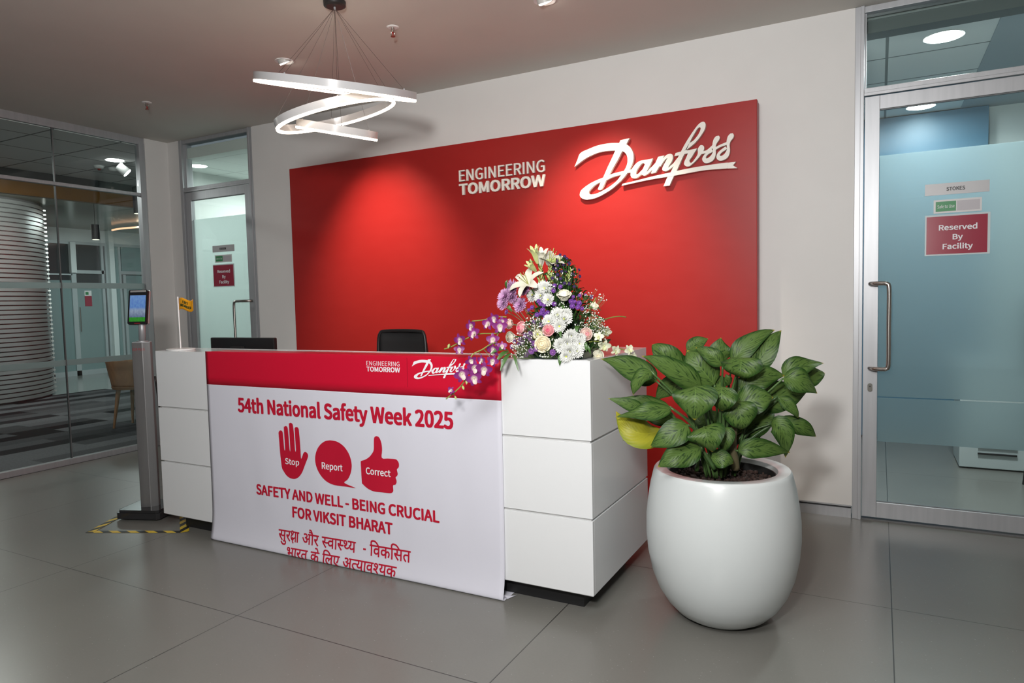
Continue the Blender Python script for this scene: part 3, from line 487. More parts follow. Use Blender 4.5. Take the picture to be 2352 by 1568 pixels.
def disc_light(name, loc, r, label, glow, group=None):
    t = empty(name, loc); tag(t, label, 'ceiling light', group)
    MB().lathe([(r*1.0, 0), (r*1.08, -.004), (r*1.08, 0.0)], 40).build('trim_ring', white_plain, t, smooth=False)
    MB().lathe([(r*.001, -.006), (r*.97, -.006), (r*.97, -.001)], 40).build('diffuser', glow, t)
    return t
disc_light('ceiling_downlight', (.335, 5.08, 2.899), .103, 'round white ceiling light seen through the transom glass above the right door', glow_cool)
disc_light('ceiling_downlight', (.295, 6.87, 2.899), .103, 'round white ceiling light seen through the right door, above the blue wall', glow_cool)
disc_light('ceiling_downlight', (-6.20, 4.84, 2.799), .085, 'round lamp seen through the transom glass above the left door', glow_cool)
# low white cabinet inside the Stokes room
cb = empty('low_cabinet', (0, 0, 0)); tag(cb, 'low white cabinet with two long vent slots behind the right glass door', 'cabinet')
MB().box((.543, 6.14, 0.01), (1.75, 6.60, .76)).build('body', mat('cabinet_white', (.62, .68, .68), .45), cb, bevel=.004)
MB().box((.50, 6.12, .76), (1.80, 6.63, .79)).build('top', mat('cabinet_white', (.7, .7, .7)), cb, bevel=.004)
for k, zz in enumerate((.17, .115)):
    MB().box((.66, 6.128, zz), (.90+.0, 6.141, zz+.012)).build('vent_slot', black_pl, cb)
ch = empty('meeting_chair', (1.12, 5.75, 0)); tag(ch, 'dark meeting chair inside the room behind the right glass door', 'chair')
mbk = MB(); mbk.grid([[(.24*math.sin(a), .05*math.cos(a), z+.0*a) for a in [x/6*1.2 for x in range(-6, 7)]] for z in (.78, .95, 1.12, 1.28)])
o = mbk.build('backrest', mat('dark_chair_fabric', (.02, .025, .03), .8), ch); o.modifiers.new('t', 'SOLIDIFY').thickness = .04
MB().box((-.25, -.45, .44), (.25, 0, .50)).build('seat', mat('dark_chair_fabric', (.02, .02, .02)), ch, bevel=.02)
for sx in (-.2, .2):
    for sy in (-.4, -.02):
        MB().tube([(sx, sy, .44), (sx*1.15, sy+(.04 if sy > -.2 else -.04), 0)], .012).build('leg', black_pl, ch)
MB().tube([(0, 0, .48), (0, .05, .8)], .02).build('back_post', black_pl, ch)

# ---- door notices
def name_plate(x0, x1, z0, z1, Y, txt, label, tx):
    t = MB().box((x0, Y-.004, z0), (x1, Y, z1)).build('name_plate', mat('plate_grey', (.42, .42, .43), .45, .2))
    tag(t, label, 'door sign')
    wall_text(txt, tx[0], tx[1], tx[2], tx[3], Y-.0046, black_pl, t, bold=.05)
def status_sign(x0, x1, z0, z1, Y, label):
    t = MB().box((x0, Y-.005, z0), (x1, Y, z1)).build('status_sign', mat('sign_frame_grey', (.62, .62, .62), .4)); tag(t, label, 'door sign')
    W = x1-x0; xm = x0+W*.47
    g = MB().box((x0+W*.045, Y-.0062, z0+.010), (xm, Y-.005, z1-.010)).build('green_field', mat('sign_green', (.02, .23, .07), .4), t)
    wall_text('Safe to Use', x0+W*.08, xm-W*.03, z0+.028, z0+.045, Y-.0066, print_white, g, bold=.0)
    MB().box((xm+W*.02, Y-.0062, z0+.010), (x1-W*.04, Y-.005, z1-.010)).build('blank_field', mat('sign_lilac', (.45, .43, .46), .4), t)
def notice(x0, x1, z0, z1, Y, label, tilt=0.0):
    t = MB().box((x0, Y-.0025, z0), (x1, Y, z1)).build('notice_sheet', mat('laminate_clear_edge', (.60, .68, .70), .15)); tag(t, label, 'sign')
    W, Hh = x1-x0, z1-z0
    g = MB().box((x0+W*.025, Y-.0032, z0+Hh*.035), (x1-W*.04, Y-.0024, z1-Hh*.04)).build('printed_area', mat('notice_red', (.32, .022, .05), .22, coat=.5), t)
    cx = (x0+x1)/2
    for txt, fw, zc in (('Reserved', .58, .62), ('By', .15, .385), ('Facility', .455, .155)):
        wall_text(txt, cx-W*fw/2+.004, cx+W*fw/2+.004, z0+Hh*zc, z0+Hh*(zc+.125), Y-.0038, print_white, g, bold=.045)
YS = YW+.0055+.018
name_plate(.22, .519, 1.875, 1.938, YS, 'STOKES', 'brushed silver plate reading STOKES on the right glass door', (.322, .408, 1.896, 1.915))
status_sign(.262, .486, 1.774, 1.848, YS, 'green and white Safe to Use slider sign under the STOKES plate')
notice(.222, .526, 1.541, 1.766, YS, 'large red Reserved By Facility sheet on the right glass door under the slider sign')
name_plate(-5.662, -5.363, 1.868, 1.931, YS, 'EDISON', 'brushed silver plate reading EDISON on the left glass door', (-5.560, -5.474, 1.889, 1.908))
status_sign(-5.632, -5.402, 1.769, 1.840, YS, 'small green and white slider sign under the EDISON plate on the left door')
notice(-5.672, -5.376, 1.536, 1.752, YS, 'crumpled red Reserved by Facility sheet on the left glass door')

# ---- glazed partition on the left, lobby beyond
gw = struct(empty('window_3'))
fr = MB(); fr.box((XG-.07, -5, 0), (XG-.01, 4.27, .05)); fr.box((XG-.06, -5, 2.905), (XG-.01, 4.27, CZ)); fr.box((XG-.07, 4.215, .05), (XG-.005, 4.272, 2.92)); fr.box((XG-.06, -5, 2.418), (XG-.01, 4.215, 2.447))
fr.build('frame', alu, gw, bevel=.002)
ys = [-5, -3.05, -1.75, -.45, .85, 2.15, 3.45, 4.215]
for i in range(len(ys)-1):
    a, c = ys[i]+.004, ys[i+1]-.004
    MB().box((XG-.045, a, .05), (XG-.035, c, 2.418)).build('glass_pane', glass_m, gw)
    MB().box((XG-.045, a, 2.447), (XG-.035, c, 2.905)).build('glass_pane', glass_m, gw)
    if ys[i+1] < 4.2:
        MB().box((XG-.050, c, .05), (XG-.030, c+.008, 2.905)).build('joint_strip', alu_dark, gw)
    if ys[i+1] > 0:
        for z0, z1 in ((1.537, 1.587), (.866, .916)):
            MB().box((XG-.0345, a, z0), (XG-.0285, c, z1)).build('frosted_stripe', frost_stripe, gw)
carpet = carpet_material()
struct(MB().box((-11.6, -5, -.1), (XG, 7.0, 0)).build('floor_carpet', carpet))
f2 = MB(); f2.box((-24, -5, -.1), (-11.6, 16, 0)); f2.box((-11.6, 7.0, -.1), (-6.7, 16, 0)); struct(f2.build('floor_lobby', mat('lobby_floor', (.24, .25, .24), .18)))
struct(MB().box((-8.34, -5, 2.9), (XG-.05, 7.2, 2.96)).build('ceiling_lobby_tiles', tile_ceiling('lobby_ceiling_tile', .6, .6, .02, -.47, (.80, .80, .80), (.20, .205, .205))))
struct(MB().box((-24, -5, 3.0), (-8.34, 16, 3.06)).build('ceiling_lobby_gloss', mat('olive_gloss_ceiling', (.16, .155, .09), .2)))
ob = MB(); ob.box((-8.44, -5, 2.63), (-8.36, 5.66, 2.78)); struct(ob.build('beam_amber', mat('amber_fascia', (.22, .09, .004), .5)))
struct(MB().box((-8.46, -5, 2.78), (-8.35, 7.2, 3.0)).build('beam_recess_shade', mat('painted_recess_shade', (.035, .037, .038), .6)))  # shade of the recess above the amber fascia, put into the colour
# ribbed column
col_r = empty('ribbed_column', (-12.4, 5.15, 0)); tag(col_r, 'big round column wrapped in silvery horizontal slats behind the left glass wall', 'column')
cm = add_noise(mat('silver_slat', (.44, .45, .44), .30, .6), (.42, .43, .42), (.46, .47, .46), 2.0)
MB().lathe([(1.265, .0), (1.265, 3.0)], 64).build('core', mat('dark_slat_gap', (.10, .10, .10), .7), col_r, smooth=False)
sl = MB(); nsl = 44
for k in range(nsl):
    z0 = .03 + k*2.95/nsl
    sl.lathe([(1.24, z0), (1.30, z0+.003), (1.30, z0+.053), (1.24, z0+.056)], 72)
o = sl.build('slats', cm, col_r); sharp(o, 40)
fn = MB()
for k in range(nsl):
    z0 = .03 + k*2.95/nsl
    fn.add([(.50, 1.10, z0+.012), (.60, 1.06, z0+.012), (.655, 1.16, z0+.012), (.51, 1.20, z0+.012), (.50, 1.10, z0+.036), (.60, 1.06, z0+.036), (.655, 1.16, z0+.036), (.51, 1.20, z0+.036)], [(0, 3, 2, 1), (4, 5, 6, 7), (0, 1, 5, 4), (1, 2, 6, 5), (2, 3, 7, 6), (3, 0, 4, 7)])
fn.build('slat_ends', cm, col_r)
# far office fronts
XF = -14.5; k9 = .89
teal = mat('frosted_teal_glazing', (.22, .31, .31), .30, spec=.6)
teal_d = mat('dark_office_glazing', (.035, .042, .042), .12, spec=.7)
pale = mat('pale_teal_wall', (.50, .60, .60), .5)
sfr = mat('satin_frame', (.50, .56, .57), .4, .3)
wf = struct(empty('window_4'))
def far(y0, y1, z0, z1, name, m, x=XF, d=.05, p=None): return MB().box((x-d, y0*k9, z0), (x, y1*k9, z1)).build(name, m, p or wf)
far(6.5, 9.22, 1.95, 2.68, 'dark_pane', teal_d); far(6.5, 9.22, .05, 1.95, 'frosted_pane', teal)
far(9.24, 9.98, 2.16, 2.68, 'dark_pane', teal_d)
far(9.29, 9.92, .05, 1.9, 'frosted_pane', teal, XF-.02); far(9.29, 9.92, 1.9, 2.08, 'dark_pane', teal_d, XF-.02)
far(10.12, 10.35, .05, 2.68, 'frosted_pane', teal); far(10.42, 11.3, 2.16, 2.72, 'frosted_pane', teal); far(10.48, 11.3, .05, 2.08, 'frosted_pane', teal, XF-.02)
far(11.3, 15, .05, 2.72, 'frosted_pane', teal)
fm = MB()
for y0, y1, z0, z1 in ((6.5, 11.5, 2.68, 2.74), (9.20, 9.26, 0, 2.68), (9.24, 9.98, 2.09, 2.16), (9.26, 9.31, 0, 2.1), (9.90, 9.96, 0, 2.68), (10.0, 10.05, 0, 2.68), (10.33, 10.38, 0, 2.68), (10.38, 11.5, 2.09, 2.16), (10.42, 10.49, 0, 2.1), (11.24, 11.32, 0, 2.68), (6.5, 9.22, 2.05, 2.08), (6.5, 11.3, 0, .1), (8.7, 8.72, 0, 2.68)):
    fm.box((XF-.03, y0*k9, z0), (XF+.03, y1*k9, z1))
fm.build('frame', sfr, wf)
struct(MB().box((XF-.02, 10.05*k9, 0), (XF+.12, 10.17*k9, 3.0)).build('pillar_far', mat('lobby_white', (.72, .78, .78), .5)))
wpost = struct(MB().box((XF-.02, 9.18*k9, 2.1), (XF+.08, 9.30*k9, 2.72)).build('trim_6', mat('lobby_white', (.7, .7, .7))))
struct(MB().box((XF-.6, -5, 2.74), (XF, 16, 3.0)).build('beam_far', mat('lobby_white', (.7, .7, .7))))
struct(MB().box((-24, -5, 0), (XF-1.8, 16, 3.0)).build('wall_lobby_far', pale))
struct(MB().box((-24, 15.9, 0), (-6.6, 16, 3.0)).build('wall_lobby_side', pale))
# curved white bulkhead with an amber cove strip
bk = MB(); arc = [(XF+.9+1.6*math.cos(t), 9.3+1.9*math.sin(t)) for t in [PI*(.5+i/20*.72) for i in range(21)]]
strip = MB().tube([(x, y, 2.93) for x, y in [(-13.2+1.15*math.cos(t), 9.35+.85*math.sin(t)) for t in [PI*(-.62+i/24*.95) for i in range(25)]]], .018, 6).build('cove_light_strip', glow_orange)
tag(strip, 'thin curved amber light strip high in the lobby beyond the left glass wall', 'light strip')
# red notice far away on an office door
nt_ = MB().box((XF-.018, 9.50*k9, 1.42), (XF-.012, 9.66*k9, 1.63)).build('notice_sheet', mat('notice_red', (.3, .02, .05))); tag(nt_, 'tiny red notice with a white and green header on the far lobby office door', 'sign')
MB().box((XF-.0185, 9.50*k9, 1.63), (XF-.012, 9.66*k9, 1.74)).build('header', white_plain, nt_)
MB().box((XF-.012, 9.52*k9, 1.655), (XF-.010, 9.59*k9, 1.71)).build('green_field', mat('sign_green', (.02, .2, .06)), nt_)
hdl = MB().tube([(XF+.06, 9.33*k9, .9), (XF+.06, 9.33*k9, 1.4)], .012).build('pull_handle', steel, wf)
# lobby pendants, spotlight and detectors
def pendant(x, y, z0, z1, label):
    t = empty('cylinder_pendant', (x, y, z0)); tag(t, label, 'pendant light')
    h = z1-z0
    MB().lathe([(.001, .0), (.048, .0), (.048, h), (.001, h)], 24).build('housing', black_pl, t)
    MB().lathe([(.001, -.004), (.040, -.004), (.040, .002)], 20).build('lens', mat('dim_lens', (.8, .8, .7), .4, emit=(1, .95, .8), estr=1.2), t)
    MB().tube([(0, 0, h), (0, 0, 3.0-z0)], .004, 6).build('cord', black_pl, t)
pendant(-9.0, 5.43, 2.255, 2.446, 'short black cylinder pendant hanging free in the middle of the lobby')
pendant(-8.0, 5.36, 2.505, 2.82, 'black cylinder light at the right end of the amber beam')
def px_ceiling_spot():
    t = empty('track_spotlight', (-7.06, 4.585, 2.9)); tag(t, 'white swivel spotlight on the tiled lobby ceiling near the glass corner', 'spotlight')
    MB().lathe([(.03, -.012), (.03, 0)], 20).build('base', white_plain, t)
    MB().tube([(0, 0, 0), (0, 0, -.06)], .008).build('arm', white_plain, t)
    hd = MB().tube([(-.02, -.03, -.05), (.03, .03, -.12)], [.045, .05], 20).build('head', white_plain, t)
    MB().tube([(.030, .030, -.120), (.032, .0325, -.123)], [.046, .046], 20).build('lens', glow_white, t)
px_ceiling_spot()
disc_light('ceiling_downlight', (-7.05, 4.50, 2.899), .085, 'round lit ceiling light beside the white spotlight beyond the left glass wall', glow_white)
def detector(x, y, r, label, red):
    t = empty('smoke_detector', (x, y, 2.9)); tag(t, label, 'smoke detector')
    MB().lathe([(r*.5, -.035), (r*.8, -.03), (r, -.012), (r, 0)], 24).build('body', white_plain, t, smooth=True)
    if red: MB().lathe([(.012, -.05), (.02, -.034)], 12).build('red_cap', mat('detector_red', (.3, .03, .02), .4), t)
detector(-7.46, 4.58, .05, 'small ceiling detector with a red centre on the lobby ceiling tiles', True)
detector(-7.47, 4.745, .05, 'plain white smoke detector on the lobby ceiling tiles', False)
# wooden chair in the lobby
wc = empty('wooden_chair', (-7.55, 4.92, 0), math.radians(25)); tag(wc, 'plywood shell chair on tapered wooden legs behind the left glass wall', 'chair')
wood = add_noise(mat('oak_plywood', (.22, .11, .05), .45), (.18, .085, .038), (.26, .13, .06), 6, 4, stretch=(1, 8, 1))
shell = MB(); rows = []
for i in range(9):
    t = i/8; z = .46+.34*t; rr = .25+.06*t
    rows.append([(rr*math.sin(a), -.02-rr*math.cos(a)*.9+.02, z-.09*t*(1-math.cos(a))*.5) for a in [PI*(-.62+k/16*1.24) for k in range(17)]])
shell.grid(rows); o = shell.build('backrest', wood, wc, smooth=True); o.modifiers.new('t', 'SOLIDIFY').thickness = .018
MB().lathe([(.001, .44), (.24, .44), (.25, .47), (.001, .475)], 32).build('seat', wood, wc)
for a in (45, 135, 225, 315):
    ca, sa = math.cos(math.radians(a)), math.sin(math.radians(a))
    MB().tube([(ca*.18, sa*.18, .45), (ca*.25, sa*.25, 0)], [.026, .012], 10).build('leg', wood, wc)

# ================================================================== RECEPTION
pn = empty('feature_panel', (-2.57, 4.45, 0)); tag(pn, 'large glossy red wall panel behind the white reception desk', 'wall panel')
def in_parent(o, p):            # mesh was written in room coordinates: shift it into its thing's space
    for v in o.data.vertices: v.co -= p.location
    return o
PX0, PX1, PZ1, PY = -4.48, -.655, 2.512, 4.40
in_parent(MB().box((PX0, PY, .0), (PX1, PY+.045, PZ1)).build('red_face', red_panel_m, pn, bevel=.003), pn)
in_parent(MB().box((PX0+.004, PY+.045, .0), (PX1-.004, YW-.005, PZ1-.004)).build('backing', mat('pale_edge', (.45, .20, .22), .5), pn), pn)

def ribbons(mb, ox, oz, sx, sz, y0, y1, bend=None):
    """script logo strokes: smooth ribbons y0 (front) .. y1 (back)"""
    fn = bend or (lambda x, z, y: (x, y, z))
    for kk, rb in enumerate(LOGO_RIBBONS):
        dy = -.00025*kk
        A = spline([(a[0], a[1], 0) for a in rb_split(rb, 0)], 5); B = spline([(a[0], a[1], 0) for a in rb_split(rb, 1)], 5)
        n = len(A)
        pts = [(ox+p.x*sx, oz+p.y*sz) for p in A] + [(ox+p.x*sx, oz+p.y*sz) for p in reversed(B)]
        vs = [fn(x, z, y0+dy) for x, z in pts] + [fn(x, z, y1+dy) for x, z in pts]; m_ = len(pts); fs = []
        for i in range(n-1):
            fs.append((i, i+1, m_-2-i, m_-1-i))
            if abs(y1-y0) > 1e-6: fs.append((m_+m_-1-i, m_+m_-2-i, m_+i+1, m_+i))
        if abs(y1-y0) > 1e-6: fs += [(i, m_+i, m_+(i+1) % m_, (i+1) % m_) for i in range(m_)]
        mb.add(vs, fs)
    for pl in LOGO_POLYS:
        pts = [(ox+x*sx, oz+z*sz) for x, z in pl]
        mb.prism(pts, y0, y1, lambda x, z, y: fn(x, z, y))
    return mb
def rb_split(rb, k): return [(q[2*k], q[2*k+1]) for q in rb]
t = ribbons(MB(), LOGO_ORIGIN[0], LOGO_ORIGIN[1], 1, 1, PY-.028, PY-.004).build('logo_sign', letter_m)
tag(t, 'large raised cream script company logo on the red wall panel', 'sign')
sg = empty('slogan_sign', (-2.4, PY, 2.2)); tag(sg, 'raised cream letters ENGINEERING TOMORROW on the red wall panel', 'sign')
for txt, z0, z1, bo in (('ENGINEERING', 2.232, 2.312, .018), ('TOMORROW', 2.135, 2.210, .060)):
    o = wall_text(txt, -2.754, -2.056, z0, z1, PY-.003, letter_m, sg, 'slogan_line', bo, .014); in_parent(o, sg)

# ---- reception desk
dk = empty('reception_desk', (-2.46, 3.05, 0)); tag(dk, 'white glossy reception desk with grooved panels on a recessed black base', 'desk')
DX0, DX1, DY0, DY1 = -3.872, -1.055, 2.656, 3.435
def dpart(mb, name, m_, **k): return in_parent(mb.build(name, m_, dk, **k), dk)
courses = ((.090, .412), (.422, .744), (.754, DESK_Z))
for z0, z1 in courses: dpart(MB().box((DX0, DY0, z0), (DX1, DY0+.02, z1)), 'front_panel', white_gloss, bevel=.0012)
for z0, z1 in courses: dpart(MB().box((DX1-.02, DY0+.02, z0), (DX1, DY1, z1)), 'end_panel', white_gloss, bevel=.0012)
for z0, z1 in courses: dpart(MB().box((DX0, DY0+.02, z0), (DX0+.02, DY1, z1 if z1 < 1 else .76)), 'end_panel', white_gloss, bevel=.0012)
cs = MB(); cs.box((DX0+.024, DY0+.008, .085), (DX1-.008, DY0+.20, 1.07)); cs.box((DX1-.36, DY0+.20, .085), (DX1-.008, DY1-.002, 1.07)); cs.box((DX0+.024, DY0+.2, .085), (DX0+.06, DY1-.002, .72))
dpart(cs, 'carcass', mat('groove_grey', (.50, .50, .50), .6))
ct = MB(); ct.prism([(DX0, DY0+.0202), (DX1-.0202, DY0+.0202), (DX1-.0202, DY1), (DX1-.37, DY1), (DX1-.37, DY0+.24), (DX0, DY0+.24)], 1.072, DESK_Z-.0002)
dpart(ct, 'counter_top', white_gloss, bevel=.0012)
dpart(MB().box((DX0+.06, DY0+.2, .72), (DX1-.36, DY1+.1, .745)), 'work_surface', white_gloss)
dpart(MB().box((DX0+.10, DY0+.075, 0), (DX1-.075, DY1-.15, .09)), 'plinth', dark_plinth)

# ---- banner hung over the front of the desk
BX0, BX1 = -3.412, -1.475
prof = [(2.79, 1.0925), (2.70, 1.0925), (2.658, 1.0925), (2.6505, 1.089), (2.6485, 1.080), (2.6485, .9), (2.6490, .7), (2.6495, .5), (2.6480, .3), (2.6460, .20), (2.6430, .14), (2.6380, .09), (2.6310, .05), (2.6250, .025), (2.6235, .011), (2.6270, .004), (2.6380, .0025), (2.68, .0025), (2.73, .0025)]
prof_s = spline([(a, b_, 0) for a, b_ in prof], 4)
def flat_index():
    """arc length along the profile, measured so that v = z on the flat front"""
    L = [0.0]
    for i in range(1, len(prof_s)): L.append(L[-1]+(prof_s[i]-prof_s[i-1]).length)
    i0 = min(range(len(prof_s)), key=lambda i: abs(prof_s[i].y-.9) + (0 if prof_s[i].x < 2.66 else 9))
    return [(prof_s[i0].y) - (l-L[i0]) for l in L]
VV = flat_index()
def wave(X, v):
    k = min(1, max(0, (v-.10)*5))
    return (.0022*math.sin((X-BX0)*9.0+1.3*v)*min(1, max(0, (1.02-v)*2)) + .0012*math.sin((X-BX0)*23+v*2.0)*min(1, max(0, (.9-v)*1.5)))*k
def bmap(X, v, off=0.0):
    for i in range(1, len(VV)):
        if VV[i] <= v: break
    a, b_ = prof_s[i-1], prof_s[i]; t = (VV[i-1]-v)/max(1e-9, VV[i-1]-VV[i])
    p = a.lerp(b_, t); d = (b_-a).normalized(); n = Vector((d.y, -d.x, 0))
    if n.x > 0 and v > .1: n = -n
    if v <= .1 and n.dot(Vector((-1, -.3, 0))) < 0: n = -n
    wv = wave(X, v)
    return (X, p.x + n.x*off - abs(wv), p.y + n.y*off)
bn = empty('banner', (-2.44, 2.65, 0)); tag(bn, 'printed white and red safety week banner draped over the front of the desk', 'banner')
def strip(v0, v1, m_, name):
    vs_ = [v for v in VV if v0 <= v <= v1]; vs_ = sorted(set([v0]+vs_+[v1]), reverse=True); nx = 72
    rows = [[bmap(BX0+(BX1-BX0)*k/nx, v) for k in range(nx+1)] for v in vs_]
    o = MB().grid(rows).build(name, m_, bn, smooth=True); in_parent(o, bn)
    sm = o.modifiers.new('t', 'SOLIDIFY'); sm.thickness = .0006; sm.offset = 1
    return o
V0, V1 = VV[-1], VV[0]
white_sheet = strip(V0, .905, pvc_white, 'white_sheet'); red_band = strip(.905, V1, pvc_red, 'red_band')
def banner_print(mesh2d, name, m_, parent=None, off=.0016):
    v, f = mesh2d
    xs = [p[0] for p in v]; ys_ = [p[1] for p in v]
    cx = [BX0+.05*k for k in range(1, 40) if min(xs) < BX0+.05*k < max(xs)]
    cy = [.008*k for k in range(-6, 18) if min(ys_) < .008*k < max(ys_)]
    v, f = refine(v, f, cx, cy)
    o = MB().add([bmap(p[0], p[1], off+.0001*p[3]) for p in v], f).build(name, m_, bn); in_parent(o, bn); return o
def btext(txt, x0, x1, v0, v1, m_, name='lettering', bold=.045, off=.0016): return banner_print(text2d(txt, x0, x1, v0, v1, bold), name, m_, None, off)
btext('54th National Safety Week 2025', -3.158, -1.735, .762, .837, pvc_text, bold=.062)
btext('SAFETY AND WELL - BEING CRUCIAL', -3.040, -1.826, .309, .362, pvc_text, bold=.060)
btext('FOR VIKSIT BHARAT', -2.772, -2.104, .213, .268, pvc_text, bold=.060)
btext('ENGINEERING', -2.231, -2.028, 1.0435, 1.0655, print_white, bold=.0)
btext('TOMORROW', -2.230, -2.027, 1.0145, 1.0370, print_white, bold=.05)
icon_names = ('hand_print', 'speech_bubble_print', 'thumb_print')
for pts, nm in zip(ICONS, icon_names):
    pts = [tuple(p) for p in pts]
    sm_ = [(p.x, p.y) for p in spline([(x, y, 0) for x, y in pts+[pts[0]]], 3)][:-1] if nm != 'x' else pts
    tr = tessellate_polygon([[Vector((x, y, 0)) for x, y in sm_]])
    banner_print((sm_, [tuple(q) for q in tr]), nm, pvc_text)
btext('Stop', -2.812, -2.711, .498, .529, print_white, bold=.03, off=.0030)
btext('Report', -2.548, -2.410, .497, .531, print_white, bold=.03, off=.0030)
btext('Correct', -2.256, -2.104, .499, .532, print_white, bold=.03, off=.0030)
lg = MB(); ribbons(lg, -1.7935, 1.0345, .289, .262, 0, 0, lambda x, z, y: bmap(x, min(z, 1.086), .0018-y)); in_parent(lg.build('logo_print', print_white, bn), bn)
banner_print(([(-1.9845, 1.086), (-1.9825, 1.086), (-1.9825, .945), (-1.9845, .945)], [(0, 1, 2, 3)]), 'divider_line', mat('divider_ink', (.25, .003, .015), .5))
# Hindi lines: letters assembled glyph by glyph, half forms cut before their upright
def hindi(tokens):
    vs, fs = [], []; x = 0.0
    for tk in tokens:
        ch, adv, dx, clip = (tk+(None,)*4)[:4] if isinstance(tk, tuple) else (tk, None, None, None)
        if ch == ' ': x += .19; continue
        v, f = glyphs(ch, FONT_HINDI, 0)
        if not v: continue
        hi = max(p[0] for p in v)
        if ch in 'ुेै': x_off = x+(dx or 0); ad = 0
        else: x_off = x+(dx or 0); ad = hi-.005
        if clip is not None:            # drop the right-hand upright
            import bmesh
            lim = hi-clip; bm = bmesh.new(); bv = [bm.verts.new((p[0], p[1], 0)) for p in v]
            for q in f:
                try: bm.faces.new([bv[i] for i in q])
                except ValueError: pass
            bmesh.ops.bisect_plane(bm, geom=bm.verts[:]+bm.edges[:]+bm.faces[:], plane_co=(lim, 0, 0), plane_no=(1, 0, 0), clear_outer=True)
            bm.verts.index_update(); v = [tuple(p.co) for p in bm.verts]; f = [tuple(q.index for q in fc.verts) for fc in bm.faces]; bm.free()
            ad = lim-.01
        n = len(vs); vs += [(p[0]+x_off, p[1], 0) for p in v]; fs += [tuple(n+k for k in q) for q in f]
        x += adv if adv is not None else ad
    return vs, fs
def polyline_letters(vs, fs, strokes, x, wd=.036):
    for st in strokes:
        P_ = spline([(a+x, b_, 0) for a, b_ in st], 5); n = len(vs)
        for i, p in enumerate(P_):
            d = (P_[min(i+1, len(P_)-1)]-P_[max(i-1, 0)]).normalized(); q = Vector((-d.y, d.x, 0))*wd/2
            vs += [tuple(p+q), tuple(p-q)]
        fs += [(n+2*i, n+2*i+1, n+2*i+3, n+2*i+2) for i in range(len(P_)-1)]
if FONT_HINDI:
    KSHA = [[(.13, .342), (.31, .342)], [(.255, .35), (.255, .0)], [(.115, .255), (.055, .28), (.05, .345), (.10, .37), (.135, .33), (.11, .255), (.05, .215), (.03, .15), (.06, .085), (.12, .075), (.17, .12), (.255, .15)], [(.06, .115), (.12, .135), (.135, .09), (.11, .02), (.15, -.045)]]
    def shift(vf, dx): return [(p[0]+dx, p[1], 0) for p in vf[0]], vf[1]
    def join(parts, gap=-.004):
        vs, fs = [], []; x = 0
        for kind in parts:
            if kind == ' ': x += .17; continue
            if kind == 'KSHA': polyline_letters(vs, fs, KSHA, x); x += .285; continue
            if kind == '-': 
                n = len(vs); vs += [(x+.02, .15, 0), (x+.13, .15, 0), (x+.13, .195, 0), (x+.02, .195, 0)]; fs.append((n, n+1, n+2, n+3)); x += .15; continue
            v, f = hindi(kind); n = len(vs)
            if not v: continue
            hi = max(p[0] for p in v) if not kind[-1] in ('ु', 'े', 'ै') else None
            vs += [(p[0]+x, p[1], 0) for p in v]; fs += [tuple(n+k for k in q) for q in f]
            x += HW(kind)
        return vs, fs
    def HW(kind):
        wd = 0
        for tk in kind:
            ch, clip = (tk[0], tk[3]) if isinstance(tk, tuple) else (tk, None)
            if ch in 'ुेै': continue
            v, f = glyphs(ch, FONT_HINDI, 0); hi = max(p[0] for p in v)
            wd += (hi-clip-.01) if clip is not None else hi-.005
            if ch == 'ि': wd -= (hi - .16)
        return wd
    half = lambda c: (c, None, None, .108)
    I_ = ('ि', .155, None, None)
    line1 = [['स', 'ु'], ['र'], 'KSHA', ['ा'], ' ', ['अ'], ['ा'], ['ै'], ['र'], ' ', [half('स')], ['व'], ['ा'], [half('स')], [half('थ')], ['य'], ' ', ' ', '-', ' ', [I_], ['व'], ['क'], [I_], ['स'], ['त']]
    line2 = [['भ'], ['ा'], ['र'], ['त'], ' ', ['क'], ['े'], ' ', [I_], ['ल'], ['ए'], ' ', ['अ'], [half('त')], ['य'], ['ा'], ['व'], [half('श')], ['य'], ['क']]
    for ln, x0, x1, v0, v1 in ((line1, -2.876, -1.994, .078, .131), (line2, -2.806, -2.074, -.003, .045)):
        v, f = join(ln); v = fit(v, x0, x1, v0, v1)(.345); v = [(p[0], p[1]+.0145*(p[0]-x0), p[2]) for p in v]; v, f = embolden(v, f, .0012)
        banner_print((v, f), 'lettering', pvc_text)
# loose corner of the banner folded back on the floor
fl = MB(); rows = []
for i in range(7):
    t = i/6
    rows.append([(BX1-.05+.055*s_+.02*t, 2.626+.01*t+.075*s_*(.35+.65*t), .004+.030*math.sin(PI*s_)*(1-t)*.8) for s_ in [k/6 for k in range(7)]])
o = fl.grid(rows).build('folded_corner', pvc_white, bn, smooth=True); in_parent(o, bn)

# ---- things on and behind the desk
def monitor(loc, rz, w_, h_, label, tilt=.0):
    t = empty('computer_monitor', loc, rz); tag(t, label, 'monitor')
    MB().box((-w_/2, -.018, .085), (w_/2, .012, .085+h_)).build('screen_housing', black_pl, t, bevel=.006)
    MB().box((-w_/2+.012, .012, .10), (w_/2-.012, .0135, .085+h_-.012)).build('screen', mat('dark_screen', (.01, .01, .012), .1), t)
    MB().box((-.05-.02, -.045, .16), (.05-.02, -.018, .085+h_-.055)).build('stand_column', mat('black_stand', (.02, .02, .021), .3), t, bevel=.004)
    MB().box((-.05-.02, -.046, .0), (.05-.02, -.020, .17)).build('stand_neck', black_pl, t)
    MB().box((-.17, -.030, .21), (.10, -.016, .085+h_-.082)).build('rear_bulge', mat('black_stand', (.02, .02, .02)), t, bevel=.004)
    MB().box((-.14, -.12, 0), (.12, .10, .012)).build('stand_foot', black_pl, t, bevel=.004)
monitor((-3.645, 3.12, .745), math.radians(2), .565, .315, 'black computer monitor seen from behind at the left of the reception desk')
